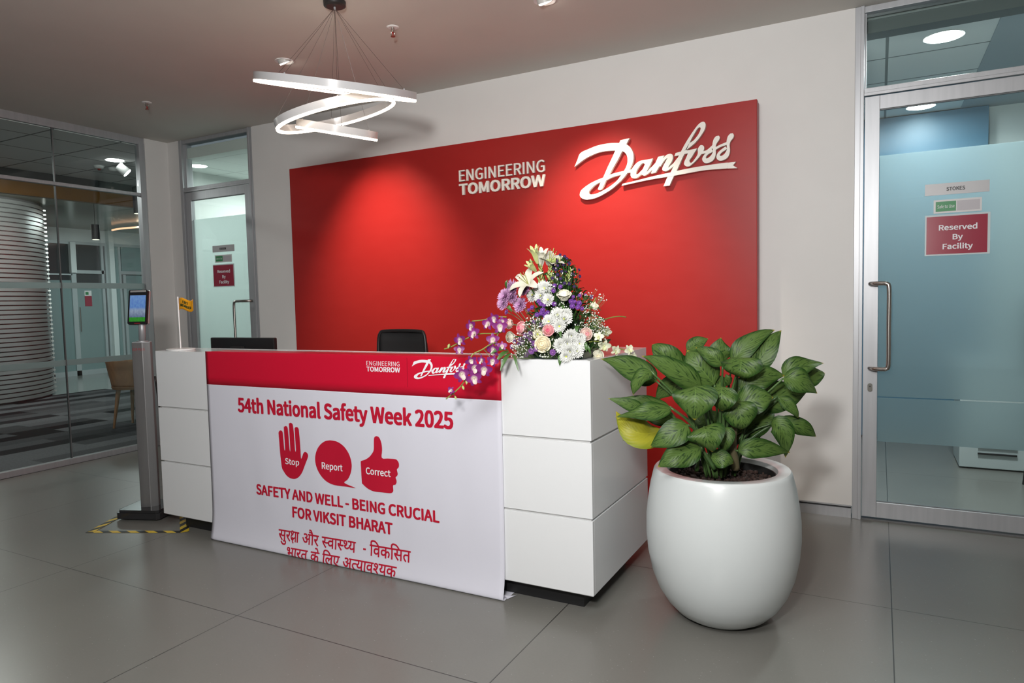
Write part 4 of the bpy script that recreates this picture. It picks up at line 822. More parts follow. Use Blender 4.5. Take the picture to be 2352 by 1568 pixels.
monitor((-1.345, 3.30, .745), math.radians(-6), .16, .36, 'small black screen edge showing behind the right side of the flower arrangement')
oc = empty('office_chair', (-2.74, 3.62, 0), math.radians(-4)); tag(oc, 'black mesh office chair back showing above the desk in front of the red panel', 'chair')
bk_ = MB(); rows = []
for i in range(9):
    z = .58+.575*i/8; ww = .205-.012*abs(i-5)/4
    if i == 8: ww = .185
    rows.append([(ww*k/8, .04*(k/8)**2*-1+.02*math.sin(i/8*3)+.02, z) for k in range(-8, 9)])
o = bk_.grid(rows).build('backrest', black_mesh, oc, smooth=True); o.modifiers.new('t', 'SOLIDIFY').thickness = .012
fr = [(-.205, -.02, .58), (-.207, -.018, .85), (-.200, -.015, 1.08), (-.185, -.012, 1.148), (-.15, -.005, 1.162), (0, .01, 1.166), (.15, -.005, 1.162), (.185, -.012, 1.148), (.200, -.015, 1.08), (.207, -.018, .85), (.205, -.02, .58)]
MB().tube(spline(fr, 3), .011, 8).build('backrest_frame', black_pl, oc, smooth=True)
MB().box((-.24, -.02, .43), (.24, .46, .51)).build('seat', black_mesh, oc, bevel=.03)
MB().tube([(0, .22, .44), (0, .22, .12)], .028).build('gas_column', black_pl, oc)
MB().tube([(0, .06, .46), (0, -.02, .52), (0, -.01, .75)], .02).build('back_post', black_pl, oc)
for k in range(5):
    a = 2*PI*k/5+.3
    lgm = MB().tube([(0, .22, .12), (.30*math.cos(a), .22+.30*math.sin(a), .075)], [.03, .018]).build('leg', black_pl, oc)
    MB().lathe([(.001, 0), (.027, .003), (.027, .052), (.001, .055)], 14, (.30*math.cos(a), .22+.30*math.sin(a), .0)).build('caster', black_pl, lgm)

# desk flag
fg = empty('desk_flag', (-3.742, 2.735, DESK_Z)); tag(fg, 'small orange ERT MEMBER flag on a white pole on the left desk end', 'flag')
MB().lathe([(.001, 0), (.078, 0), (.082, .004), (.082, .010), (.06, .013), (.001, .014)], 36).build('base', white_plain, fg, smooth=False)
MB().tube([(0, 0, .012), (-.004, 0, .325)], .0042, 10).build('pole', white_plain, fg)
fl_m = mat('orange_flag', (.80, .34, .008), .5)
def fpt(u, v, off=0): return (.004+u*.125, -.006*math.sin(u*6.0)-off, .243+v*.068+.009*math.sin(u*6.3)*1.0-.004*u)
o = MB().grid([[fpt(k/20, j/6) for k in range(21)] for j in range(7)]).build('flag_cloth', fl_m, fg, smooth=True); o.modifiers.new('t', 'SOLIDIFY').thickness = .001
for txt, a, c, v0, v1 in (('ERT', .36, .64, .56, .78), ('MEMBER', .20, .83, .24, .46)):
    v, f = text2d(txt, a, c, v0, v1, .05)
    MB().add([fpt(p[0], p[1], .0022+.0001*(p[3] if len(p) > 3 else 0)) for p in v], f).build('lettering', mat('dark_green_ink', (.012, .045, .012), .6), o)

# ---- access kiosk
ks = empty('access_kiosk', (-4.205, 2.80, 0), math.radians(20)); tag(ks, 'grey steel pillar with a touch screen terminal standing left of the desk', 'kiosk')
kst = add_noise(mat('grey_steel_paint', (.27, .27, .275), .34, .7), (.24, .24, .245), (.30, .30, .305), 14, 5, stretch=(1, 1, .06))
base = [(-.15, -.13), (-.135, -.145), (.135, -.145), (.15, -.13), (.15, .105), (.135, .12), (-.135, .12), (-.15, .105)]
bb = MB(); bb.prism(base, .012, .050); b2 = [(x*.93, y*.93) for x, y in base]
n0 = len(bb.v); bb.prism(b2, .050, .066); bb.build('base_plate', mat('black_gloss_base', (.03, .03, .032), .18, .2), ks, bevel=.004)
for sx in (-.11, .11):
    for sy in (-.10, .08): MB().lathe([(.012, 0), (.014, .012)], 12, (sx, sy, 0)).build('foot', black_pl, ks)
oct_ = [(-.006, -.066), (.040, -.060), (.053, -.025), (.053, .035), (.03, .05), (-.035, .05), (-.058, .035), (-.062, -.042)]
PR = math.radians(38); turned = [(x*math.cos(PR)-y*math.sin(PR), x*math.sin(PR)+y*math.cos(PR)) for x, y in oct_]
MB().prism(turned, .064, 1.128).build('pillar', kst, ks, bevel=.002)
MB().prism([(x*.97, y*.97) for x, y in turned], 1.126, 1.134).build('top_cap', alu, ks)
pl = ks
v, f = text2d('XCP PLUS', -.061, .008, 1.080, 1.095, .0)
o = MB().add([(p[0], -.0668+abs(p[0]+.006)*(.4286 if p[0] < -.006 else .13)-.0001*(p[3] if len(p) > 3 else 0), p[1]) for p in v], f).build('lettering', mat('logo_red_ink', (.42, .01, .02), .5), ks); o.rotation_euler = (0, 0, PR)
MB().tube([(0, 0, 1.13), (.0, .005, 1.30)], .021, 18).build('neck', alu, ks, smooth=True)
MB().lathe([(.001, 0), (.034, 0), (.034, .008), (.001, .009)], 20, (0, 0, 1.132)).build('neck_collar', alu, ks)
tm = empty('terminal', (-.015, -.012, 1.245), 0, ks); tm.rotation_euler = (math.radians(-9), 0, math.radians(4))
hw, hh = .064, .225
rr = [(x, z) for x, z in [(-hw+.008, 0), (hw-.008, 0), (hw, .008), (hw, hh-.008), (hw-.008, hh), (-hw+.008, hh), (-hw, hh-.008), (-hw, .008)]]
MB().prism(rr, -.014, .010, lambda x, z, y: (x, y, z)).build('housing', black_pl, tm)
MB().prism([(x*1.03, z*1.006-.001) for x, z in rr], .004, .014, lambda x, z, y: (x, y, z)).build('rear_shell', mat('satin_silver', (.6, .6, .6), .35, .6), tm)
def screen_mat():
    ma = mat('terminal_screen', (.0, .0, .0), .2); nt, N, Lk, b_ = nodes_of(ma)
    tc = N.new('ShaderNodeTexCoord'); sp = N.new('ShaderNodeSeparateXYZ'); Lk.new(tc.outputs['UV'], sp.inputs[0])
    cr = N.new('ShaderNodeValToRGB'); e = cr.color_ramp.elements; e[0].position = 0; e[0].color = (.05, .35, .04, 1); e[1].position = 1; e[1].color = (.22, .42, .85, 1)
    for p, c in ((.16, (.05, .38, .04, 1)), (.17, (.18, .24, .40, 1)), (.42, (.40, .50, .66, 1)), (.55, (.16, .34, .78, 1))):
        q = e.new(p); q.color = c
    Lk.new(sp.outputs[1], cr.inputs[0])
    nz = N.new('ShaderNodeTexNoise'); nz.inputs['Scale'].default_value = 9; Lk.new(tc.outputs['UV'], nz.inputs['Vector'])
    mx = N.new('ShaderNodeMixRGB'); mx.blend_type = 'OVERLAY'; mx.inputs[0].default_value = .45; Lk.new(cr.outputs[0], mx.inputs[1]); Lk.new(nz.outputs['Fac'], mx.inputs[2])
    Lk.new(mx.outputs[0], b_.inputs['Emission Color']); b_.inputs['Emission Strength'].default_value = .55
    return ma
sw = .053
MB().grid([[(-sw, -.0146, .018), (sw, -.0146, .018)], [(-sw, -.0146, hh-.036), (sw, -.0146, hh-.036)]], [[(0, 0), (1, 0)], [(0, 1), (1, 1)]]).build('screen', screen_mat(), tm)
MB().box((-sw, -.0146, hh-.016), (sw, -.0138, hh-.004)).build('top_bar', mat('satin_silver', (.6, .6, .6)), tm)
for k in (-1, 1): MB().tube([(k*.04, -.0147, hh-.026), (k*.04, -.0135, hh-.026)], .005, 12).build('camera_lens', mat('lens_black', (.02, .02, .03), .1), tm)
MB().box((-.018, -.0146, .005), (.022, -.0138, .009)).build('logo_mark', mat('logo_red_ink', (.30, .01, .02)), tm)
cb_ = MB().tube(spline([(.01, .09, .9), (.02, .12, .6), (.05, .14, .3), (.03, .16, .012)], 5), .006, 8).build('cable', black_pl, ks, smooth=True)

# ---- hazard tape round the kiosk
hz = hazard_material()
def tape(a, c, wd, label, z=.0012):
    a, c = Vector((*a, 0)), Vector((*c, 0)); d = (c-a); L = d.length; d.normalize(); q = Vector((-d.y, d.x, 0))*wd
    org = (a+c)/2
    pts = [a, c, c+q, a+q]
    vs = [tuple(p-org)[:2]+(0,) for p in pts] + [tuple(p-org)[:2]+(.0006,) for p in pts]
    uv = [(0, 0), (L/.115, 0), (L/.115, wd/.08), (0, wd/.08)]
    mb = MB(); mb.add(vs, [(4, 5, 6, 7), (3, 2, 1, 0), (0, 1, 5, 4), (1, 2, 6, 5), (2, 3, 7, 6), (3, 0, 4, 7)], [tuple(uv)]+[tuple(uv)]*5)
    o = mb.build('floor_tape', hz); o.location = org+Vector((0, 0, z)); tag(o, label, 'tape', 'hazard tape around the kiosk')
tape((-4.235, 2.385), (-3.690, 2.628), .035, 'black and yellow tape strip on the floor in front of the kiosk')
tape((-3.690, 2.628), (-4.040, 2.880), -.050, 'black and yellow tape strip between the kiosk and the desk base', .0020)
tape((-4.235, 2.400), (-4.48, 2.86), -.042, 'black and yellow tape strip on the outer left side of the kiosk', .0020)

# ---- planter and plant
pt = empty('potted_plant', (-.577, 2.912, 0)); tag(pt, 'leafy variegated plant in a big white egg-shaped pot beside the desk', 'plant')
pot_m = mat('white_satin_fibreglass', (.585, .62, .625), .30, coat=.25)
pp_ = [(.001, 0), (.125, 0), (.150, .006), (.190, .030), (.228, .070), (.262, .125), (.288, .195), (.304, .275), (.311, .355), (.310, .430), (.302, .500), (.291, .565), (.279, .615), (.275, .626), (.270, .632), (.228, .632), (.222, .628), (.218, .60), (.222, .50), (.001, .49)]
o = MB().lathe(pp_[:-4]+pp_[-4:], 96).build('planter', pot_m, pt); sharp(o, 40)
MB().lathe([(.2165, .52), (.2165, .6105), (.2125, .6105), (.2125, .52)], 64).build('inner_liner', mat('dark_liner', (.02, .02, .02), .5), pt)
sm = MB(); rows = []
for i in range(13):
    rr = .2145*i/12
    rows.append([(rr*math.cos(2*PI*k/48), rr*math.sin(2*PI*k/48), .575+.014*noise.noise((rr*30*math.cos(2*PI*k/48), rr*30*math.sin(2*PI*k/48), 0))) for k in range(48)])
sm.grid(rows, close=True)
for k in range(420):
    a, rr = random.uniform(0, 2*PI), .205*math.sqrt(random.random()); q = random.uniform(.004, .010)
    sm.blob((rr*math.cos(a), rr*math.sin(a), .578+random.uniform(0, .012)), q, 5, 4)
sm.build('soil', add_noise(mat('dark_brown_soil', (.035, .018, .014), .95), (.018, .010, .008), (.06, .032, .025), 60, 4, bump=.6), pt)
lm = leaf_material('variegated_leaf', (.018, .054, .007), (.068, .122, .026), (.008, .030, .005), .9)
lm_y = leaf_material('yellowing_leaf', (.18, .21, .012), (.30, .29, .022), (.20, .22, .02), .4)
stem_m = add_noise(mat('green_stem', (.05, .11, .03), .4), (.035, .085, .02), (.08, .15, .045), 8)
tocam = Vector((.19, -.98, 0))
def leaf(mb, L, idx, nl=14, nw=8):
    b0, m0, t0, wd = Vector(L[0:3]), Vector(L[3:6]), Vector(L[6:9]), L[9]*1.28
    c = 2*m0-(b0+t0)/2; rng = random.Random(idx*31+5)
    side_wave = rng.uniform(.08, .26); twist = rng.uniform(-.8, .8); curl = rng.uniform(.0, .4); ph = rng.uniform(0, 6); cup = rng.uniform(.10, .32); roll = rng.uniform(-.22, .22)
    rows, us = [], []
    for i in range(nl+1):
        t = i/nl
        p = b0*(1-t)**2+c*2*t*(1-t)+t0*t*t
        tan = ((c-b0)*2*(1-t)+(t0-c)*2*t).normalized()
        n = (tocam+Vector((0, 0, .55))+.35*(m0-Vector((-.577, 2.912, .9))).normalized())
        n = (n-tan*n.dot(tan)).normalized(); s = tan.cross(n).normalized()
        rl = roll+twist*(t-.4); n2 = (n*math.cos(rl)+s*math.sin(rl)).normalized(); s = tan.cross(n2).normalized()
        p = p-n2*wd*curl*max(0, (t-.6)/.4)**2
        pw = (math.sin(PI*min(1, t**.70))**.88) if t < 1 else 0
        pw = max(pw, .02)*(1-.25*max(0, t-.6)) if t < .97 else .06*(1-t)/.03+.008
        row, ur = [], []
        for k in range(nw+1):
            u = k/nw*2-1
            row.append(p+s*(u*wd*pw)+n2*(wd*(cup*abs(u)-.30*cup*u*u*2)*pw + wd*side_wave*math.sin(ph+t*9+u*1.5)*abs(u)*pw))
            ur.append((idx+.5+u*.498, t))
        rows.append(row); us.append(ur)
    mb.grid(rows, us)
fol = MB()
for i, L in enumerate(LEAVES): leaf(fol, L, i+1)
o = in_parent(fol.build('foliage', lm, pt, smooth=True), pt)
yl = MB(); leaf(yl, YELLOW_LEAF, 60); o = in_parent(yl.build('yellow_leaf', lm_y, pt, smooth=True), pt); o['label'] = 'large yellowing leaf'
for i, s_ in enumerate(STEMS):
    o = in_parent(MB().tube(spline(s_, 6), ([.017]*4+[.013]*9 if i == 0 else [.009]*3+[.006]*10), 10).build('stem', mat('woody_stem', (.10, .085, .04), .7) if i == 0 else stem_m, pt, smooth=True), pt)
pet = MB()
for i, L in enumerate(LEAVES[:30]):
    b0 = Vector(L[0:3]); root = Vector((-.577+(b0.x+.577)*.22, 2.912+(b0.y-2.912)*.25, .60))
    mid = (b0+root)/2+Vector((0, 0, .05)); mid.x = mid.x*.6+root.x*.4
    pet.tube(spline([root, mid, b0], 6), [.0055]*9+[.004]*4, 7)
in_parent(pet.build('leaf_stalks', stem_m, pt, smooth=True), pt)
in_parent(MB().add([(-.655, 2.80, .598), (-.645, 2.792, .603), (-.632, 2.797, .598), (-.642, 2.806, .600)], [(0, 1, 2, 3)]).build('fallen_leaf', mat('dry_leaf', (.5, .36, .16), .6), pt), pt)

# ================================================================== FLOWER ARRANGEMENT
BO = Vector((-1.27, 2.87, DESK_Z))
fa = empty('flower_arrangement', BO); tag(fa, 'tall mixed flower arrangement of lilies, roses and chrysanthemums on the right end of the desk', 'flowers')
def aim(o, d, spin=0.0):
    q = Vector(d).to_track_quat('Z', 'Y'); o.rotation_mode = 'QUATERNION'
    from mathutils import Quaternion
    o.rotation_quaternion = q @ Quaternion((0, 0, 1), spin)
def out_dir(p, up=.35, cam=1.1):
    h = Vector((p.x-BO.x, p.y-BO.y, 0)); h = h.normalized() if h.length > .01 else Vector((0, 0, 0))
    return (h+Vector((0, 0, up))+cam*Vector((.40, -.92, 0))).normalized()
def inst(name, me, p, size, d, spin=0.0):
    o = bpy.data.objects.new(name, me); COL.objects.link(o); o.parent = fa; o.location = Vector(p)-BO; o.scale = (size,)*3; aim(o, d, spin); return o
def petal(mb, az, el0, el1, L, wd, r0=.03, z0=0.0, n=4, tip=.6, cup=.0, pw=1.0):
    """one petal: leaves the centre at elevation el0 and bends to el1"""
    ca, sa = math.cos(az), math.sin(az); x, z = r0, z0; rows = []
    for i in range(n+1):
        t = i/n; e = el0+(el1-el0)*t**pw
        if i: x += L/n*math.cos(e); z += L/n*math.sin(e)
        ww = wd*(math.sin(PI*(.12+.76*t**tip))**.8)*(.35 if i == n else 1)
        rows.append([(x*ca-q*sa*ww, x*sa+q*ca*ww, z+abs(q)*ww*cup) for q in (-1, 0, 1)])
    mb.grid(rows)
def mum_mesh(name, m_, mc, counts=((22, .02, .25, 1.0), (20, .35, .45, .92), (16, .75, .70, .76), (12, 1.1, .9, .55)), wd=.155, center=.16, seed=1):
    rg = random.Random(seed); mb = MB()
    for j, (n, e0, e1, L) in enumerate(counts):
        for k in range(n): petal(mb, 2*PI*(k+.5*j+rg.uniform(-.2, .2))/n, e0+rg.uniform(-.1, .1), e1+rg.uniform(-.15, .15), L*rg.uniform(.85, 1.03), wd, .06, .03*j, cup=.5)
    me = mb.mesh(name, m_, True)
    cmesh = MB().blob((0, 0, .16), center, 10, 6, .6).mesh(name+'_center', mc, True) if center else None
    return me, cmesh
m_white = mat('white_petal', (.70, .71, .68), .55); m_yc = mat('yellow_green_eye', (.50, .55, .05), .6)
m_cream = mat('cream_petal', (.80, .76, .56), .55); m_mauve = mat('mauve_petal', (.56, .32, .54), .55); m_mauve_c = mat('mauve_eye', (.42, .20, .38), .6)
m_purple = mat('purple_petal', (.20, .060, .36), .6); m_purple_c = mat('purple_eye', (.24, .09, .36), .6)
m_lilac = mat('lilac_petal', (.24, .085, .34), .6); m_lilac_c = mat('lilac_eye', (.32, .16, .30), .6)
m_dark = mat('dark_violet_petal', (.045, .020, .105), .65)
green_d = mat('dark_green_leaf', (.018, .060, .012), .4); green_m = mat('mid_green_leaf', (.05, .125, .025), .4); green_l = mat('pale_green_bud', (.40, .48, .16), .5)
protos = {
 'white_mum': mum_mesh('chrysanthemum_white', m_white, m_yc, seed=2), 'cream_mum': mum_mesh('chrysanthemum_cream', m_cream, m_yc, center=.3, seed=3),
 'mauve_mum': mum_mesh('chrysanthemum_mauve', m_mauve, m_mauve_c, ((26, 0, .25, 1.0), (24, .3, .45, .92), (22, .6, .65, .78), (16, .9, .9, .6), (10, 1.2, 1.2, .4)), .125, .14, 4),
 'purple': mum_mesh('aster_purple', m_purple, m_purple_c, ((18, -.2, .3, .9), (16, .3, .7, .85), (12, .8, 1.1, .75)), .14, .42, 5),
 'lilac': mum_mesh('aster_lilac', m_lilac, m_lilac_c, ((18, -.1, .3, .95), (16, .3, .6, .8), (12, .8, .9, .55)), .13, .22, 6),
 'dark': mum_mesh('aster_dark', m_dark, m_dark, ((14, -.2, .5, .9), (12, .4, 1.0, .8)), .16, .5, 7)}
part_names = {'white_mum': 'white_chrysanthemum', 'cream_mum': 'cream_chrysanthemum', 'mauve_mum': 'mauve_chrysanthemum', 'purple': 'purple_aster', 'lilac': 'lilac_aster', 'dark': 'violet_aster'}
stems_b = MB()
def stem_to(p, thick=.0016, spread=.35):
    q = Vector(p)-BO; root = Vector((q.x*spread, q.y*spread, .05 if q.z > .1 else .02))
    mid = root.lerp(q, .6)+Vector((0, 0, .02)); stems_b.tube(spline([root, mid, q], 4), thick, 5, False)
for kind, x, y, z, s_ in SMALL_FLOWERS:
    p = Vector((x, y, z)); me, ce = protos[kind]; d = out_dir(p, .45 if kind in ('purple', 'dark') else .25)
    d = (d+Vector((random.uniform(-.25, .25), random.uniform(-.1, .1), random.uniform(-.25, .25)))).normalized()
    o = inst(part_names[kind], me, p-d*s_*.35, s_*(1.22 if 'mum' in kind else 1.1), d, random.uniform(0, 6))
    if ce and kind != 'dark':
        c = bpy.data.objects.new('flower_center', ce); COL.objects.link(c); c.parent = o
    elif ce:
        c = bpy.data.objects.new('flower_center', ce); COL.objects.link(c); c.parent = o
    stem_to(p-d*s_*.3)
# roses
def rose_mesh(name, m_, m_h, seed=1):
    """a rose seen from the front: spiralling petal edges stepping down from a raised heart, outer petals folding back"""
    rg = random.Random(seed); mb = MB(); rows = []; NR, NT = 34, 56
    for i in range(NR+1):
        r = .03+.80*i/NR; row = []
        for k in range(NT):
            th = 2*PI*k/NT; ph = th/(2*PI)*1.0+r*5.0+.10*math.sin(3*th+seed); s_ = ph % 1.0
            lift = (.20*(1-s_)**1.6)*min(1, r*4)
            rr = r*(1+.05*math.sin(5*th+r*9+seed)); z = .62*math.sqrt(max(0, 1-(r/.86)**2))+lift-.12*math.exp(-(r/.10)**2)
            row.append((rr*math.cos(th), rr*math.sin(th), z))
        rows.append(row)
    mb.grid(rows, close=True)
    for k in range(7):
        az = 2*PI*k/7+rg.uniform(-.2, .2); o = []
        for i in range(7):
            v = i/6; R_ = .50+.30*math.sin(v*PI*.5)+(.24*max(0, v-.6)*2.5); zz = -.55+1.02*v-.75*max(0, v-.72)
            o.append([(R_*math.cos(az+a), R_*math.sin(az+a), zz-.30*abs(a/.62)**2.4*v) for a in [.62*(j/5-1) for j in range(11)]])
        mb.grid(o)
    me = mb.mesh(name, m_, False); me.materials.append(m_h)
    for p in me.polygons:
        c = p.center
        if math.hypot(c.x, c.y) < .33 and c.z > .2: p.material_index = 1
        p.use_smooth = True
    try: me.set_sharp_from_angle(angle=math.radians(50))
    except Exception: pass
    return me
rose_m = {'cream': mat('ivory_rose_petal', (.80, .72, .52), .55), 'white': mat('white_rose_petal', (.82, .80, .66), .55), 'blush': mat('blush_rose_petal', (.78, .56, .50), .55), 'pink': mat('pink_rose_petal', (.78, .36, .38), .55)}
heart_m = {'cream': rose_m['cream'], 'white': rose_m['cream'], 'blush': rose_m['pink'], 'pink': mat('deep_pink_petal', (.72, .14, .24), .55)}
rose_p = {k: rose_mesh('rose_'+k, rose_m[k], heart_m[k], i) for i, k in enumerate(rose_m)}
sepal = MB()
for k in range(5): petal(sepal, 2*PI*k/5, .2, 1.0, .75, .16, .1, -.62)
sep_me = sepal.mesh('sepals', green_m, True)
for i, (kind, x, y, z, s_) in enumerate(ROSES):
    p = Vector((x, y, z)); d = out_dir(p, .15, .9)
    if i == 2: d = Vector((.1, -.35, 1)).normalized()
    if i == 7: d = Vector((.35, -.9, -.15)).normalized()
    o = inst('%s_rose' % {'cream': 'ivory', 'white': 'white', 'blush': 'blush', 'pink': 'pink'}[kind], rose_p[kind], p-d*s_*.25, s_*1.06, d, i*1.3)
    for nm, me in (('sepals', sep_me),):
        c = bpy.data.objects.new(nm, me); COL.objects.link(c); c.parent = o
    stem_to(p-d*s_*.6, .0024)
# lilies
m_lily = mat('white_lily_petal', (.72, .70, .60), .45); m_lily_g = mat('green_white_lily', (.60, .64, .30), .45)
anther = mat('rust_anther', (.22, .04, .012), .7)
for i, L in enumerate(LILIES):
    kind, b0, t0, wd = L[0], Vector(L[1:4]), Vector(L[4:7]), L[7]
    ln = (t0-b0).length; mb = MB(); rel = wd/ln
    if kind == 'open':
        for k in range(6):
            big = 1.0 if k % 2 else .82
            petal(mb, 2*PI*k/6+.2, 1.15, -.35 if i == 3 else .15, 1.25 if i == 3 else 1.0, .23*big*(1.15 if i == 3 else 1.2), .05, 0, 8, .75, .35)
    else:
        for k in range(6): petal(mb, 2*PI*k/6, 1.40 if k % 2 else 1.44, .55 if kind == 'white' else .95, 1.0, .15 if kind == 'white' else .12, .06, 0, 9, .8, .25, 3.5)
    o = bpy.data.objects.new('lily', mb.mesh('lily', m_lily_g if kind == 'pale' else m_lily, True)); COL.objects.link(o); o.parent = fa
    o.location = b0-BO; o.scale = (ln*(1.0 if kind != 'open' else 1.05),)*3; aim(o, t0-b0, .5 if kind != 'open' else .9)
    if i == 3: aim(o, Vector((-.15, -.72, .62)), .4)
    if kind == 'pale': o['label'] = 'green lily bud'
    if kind == 'open':
        st = MB(); an = MB()
        for k in range(6):
            a = 2*PI*k/6; e = (.22*math.cos(a), .22*math.sin(a), .95)
            st.tube([(0, 0, .1), (.10*math.cos(a), .10*math.sin(a), .5), e], .014, 5); an.blob(e, .04, 6, 4, .7)
        st.tube([(0, 0, .1), (.02, .02, 1.1)], .02, 6)
        so = st.build('stamens', mat('pale_stamen', (.55, .55, .18), .5), o)
        ao = an.build('anthers', anther, o)
    stem_to(b0, .003, .2)
# tuberose spikes
for tb in TUBEROSES:
    b0, t0 = Vector(tb[0:3]), Vector(tb[3:6]); mb = MB(); d = (t0-b0); rg = random.Random(3)
    for k in range(16):
        t = k/15; c = b0.lerp(t0, t)-BO; a = k*2.4; rr = .012*(1.1-.7*t)
        pth = [c, c+Vector((rr*math.cos(a), rr*math.sin(a), .010)), c+Vector((rr*1.5*math.cos(a), rr*1.5*math.sin(a), .022*(1.2-.6*t)))]
        mb.tube(pth, [.0022, .0045*(1.1-.5*t), .0014], 6)
    mb.build('tuberose_spike', green_l if tb[3] < 9 else m_cream, fa, smooth=True)
    stem_to(b0, .002)
# orchid sprays
def orchid_material():
    ma = mat('magenta_orchid_petal', (.22, .02, .20), .5); nt, N, Lk, b = nodes_of(ma)
    tc = N.new('ShaderNodeTexCoord'); ln = N.new('ShaderNodeVectorMath'); ln.operation = 'LENGTH'; Lk.new(tc.outputs['Object'], ln.inputs[0])
    cr = N.new('ShaderNodeValToRGB'); e = cr.color_ramp.elements; e[0].position = .16; e[0].color = (.66, .64, .44, 1); e[1].position = .95; e[1].color = (.16, .012, .14, 1)
    q = e.new(.36); q.color = (.52, .30, .44, 1); q = e.new(.48); q.color = (.24, .025, .19, 1)
    Lk.new(ln.outputs['Value'], cr.inputs[0]); Lk.new(cr.outputs[0], b.inputs['Base Color']); return ma
m_orc = orchid_material(); m_orc_w = mat('white_orchid_petal', (.74, .75, .56), .5)
m_lip = mat('orchid_lip_pale', (.62, .52, .46), .5)
def orchid_mesh(name, m_, seed):
    mb = MB(); rg = random.Random(seed)
    for k, (az, wd, L) in enumerate(((PI/2, .26, .95), (PI/2+1.30, .42, 1.0), (PI/2-1.30, .42, 1.0), (PI/2+2.45, .26, .95), (PI/2-2.45, .26, .95))):
        petal(mb, az, .75, -.25+rg.uniform(-.15, .15), L, wd, .05, 0, 6, .8, .2)
    return mb.mesh(name, m_, True)
def lip_mesh(m_):
    mb = MB(); petal(mb, -PI/2, 1.2, .1, .75, .26, .02, .05, 5, .9, .8); mb.blob((0, .05, .18), .12, 8, 5, .9); return mb.mesh('orchid_lip', m_, True)
orc = {'purple': orchid_mesh('orchid_purple', m_orc, 1), 'white': orchid_mesh('orchid_white', m_orc_w, 2)}
lipm = {'purple': lip_mesh(m_lip), 'white': lip_mesh(mat('orchid_lip_green', (.60, .62, .34), .5))}
budm = MB().lathe([(.05, -.9), (.35, -.5), (.48, 0), (.34, .5), (.05, .95)], 10).mesh('orchid_bud', green_l, True)
for n_, (kind, stem, fls) in enumerate(SPRAYS):
    so = MB().tube([p-BO for p in spline(stem, 6)], .0026, 7).build('orchid_stem', mat('orchid_stem_green', (.24, .28, .06), .5), fa, smooth=True)
    so['label'] = '%s orchid spray' % kind
    sp_ = spline(stem, 8)
    for j, (x, y, z, s_) in enumerate(fls):
        p = Vector((x, y, z)); bud = s_ < .0135
        d = (Vector((.35, -.85, 0))+Vector((random.uniform(-.6, .6), random.uniform(-.2, .2), random.uniform(-.5, .25)))).normalized()
        o = bpy.data.objects.new('orchid_bud' if bud else 'orchid_blossom', budm if bud else orc[kind]); COL.objects.link(o); o.parent = so
        o.location = p-BO; o.scale = (s_*(1.1 if not bud else 1.0),)*3; aim(o, d if not bud else Vector((random.uniform(-.6, .6), -.3, -.6)), random.uniform(-.6, .6))
        near = min(sp_, key=lambda q: (q-p).length)
        stems_b.tube([near-BO, (near+p)/2-BO+Vector((0, 0, .006)), p-BO-d*s_*.3], .0014, 5, False)
        if not bud:
            # the lip is joined to the blossom's own mesh slot so that it stays one sub-part
            pass
for k in orc:           # lip as second material on the blossom mesh
    me = orc[k]; lp = lipm[k]; import bmesh
    me.materials.append(lp.materials[0]); bm = bmesh.new(); bm.from_mesh(me); n0 = len(bm.faces); bm.from_mesh(lp); bm.faces.ensure_lookup_table()
    for f in bm.faces[n0:]: f.material_index = 1
    bm.to_mesh(me); bm.free()
# leaves that stick out of the arrangement, and the greenery inside it
def simple_leaf(mb, b0, t0, wd, bend=.02, n=8, face=Vector((.3, -.8, .5))):
    tan = (t0-b0).normalized(); nrm = (face-tan*face.dot(tan)).normalized(); s = tan.cross(nrm); rows = []
    for i in range(n+1):
        t = i/n; p = b0.lerp(t0, t)+nrm*bend*math.sin(PI*t)+Vector((0, 0, bend*.6*math.sin(PI*t))); ww = wd*max(.04, math.sin(PI*(t*.93+.05))**.8)
        rows.append([p-s*ww+nrm*ww*.25, p, p+s*ww+nrm*ww*.25])
    mb.grid(rows)
big = MB()
for L in BOUQUET_LEAVES: simple_leaf(big, Vector(L[0:3])-BO, Vector(L[3:6])-BO, L[6]*.8, .012)
big.build('long_leaves', green_m, fa, smooth=True)
fo = MB(); rg = random.Random(11)
for k in range(1500):
    h = rg.random()**1.6; z = .03+.40*h; R = (.205-.185*(z-.03)/.43)*math.sqrt(rg.random())*1.0; a = rg.uniform(0, 2*PI)
    p = Vector((R*math.cos(a), R*math.sin(a), z)); d = Vector((math.cos(a)*.8+rg.uniform(-.5, .5), math.sin(a)*.8+rg.uniform(-.5, .5), rg.uniform(-.2, 1.0))).normalized()
    Lf = rg.uniform(.022, .048)*(1.1-.55*h); simple_leaf(fo, p, p+d*Lf, rg.uniform(.004, .009), .004, 4, Vector((rg.uniform(-1, 1), rg.uniform(-1, 1), 1)))
o = fo.build('greenery', green_d, fa, smooth=True); o['kind'] = 'stuff'
gy = MB(); gs = MB()
def gyp(cx, cz, r, n, depth):
    for k in range(n):
        a, q = rg.uniform(0, 2*PI), r*math.sqrt(rg.random()); x, z = cx+q*math.cos(a), cz+q*math.sin(a)
        yy = depth+rg.uniform(-.03, .02)
        p = Vector((r_.x*x, r_.y*x, max(z, .014))) + Vector((.40, -.92, 0))*yy
        gy.blob(p, rg.uniform(.0018, .0034), 5, 4); gs.tube([p+Vector((0, 0, -.002)), Vector((p.x-r_.x*x*.18, p.y-r_.y*x*.18+.012, max(.006, p.z-.035)))], .0005, 3, False)
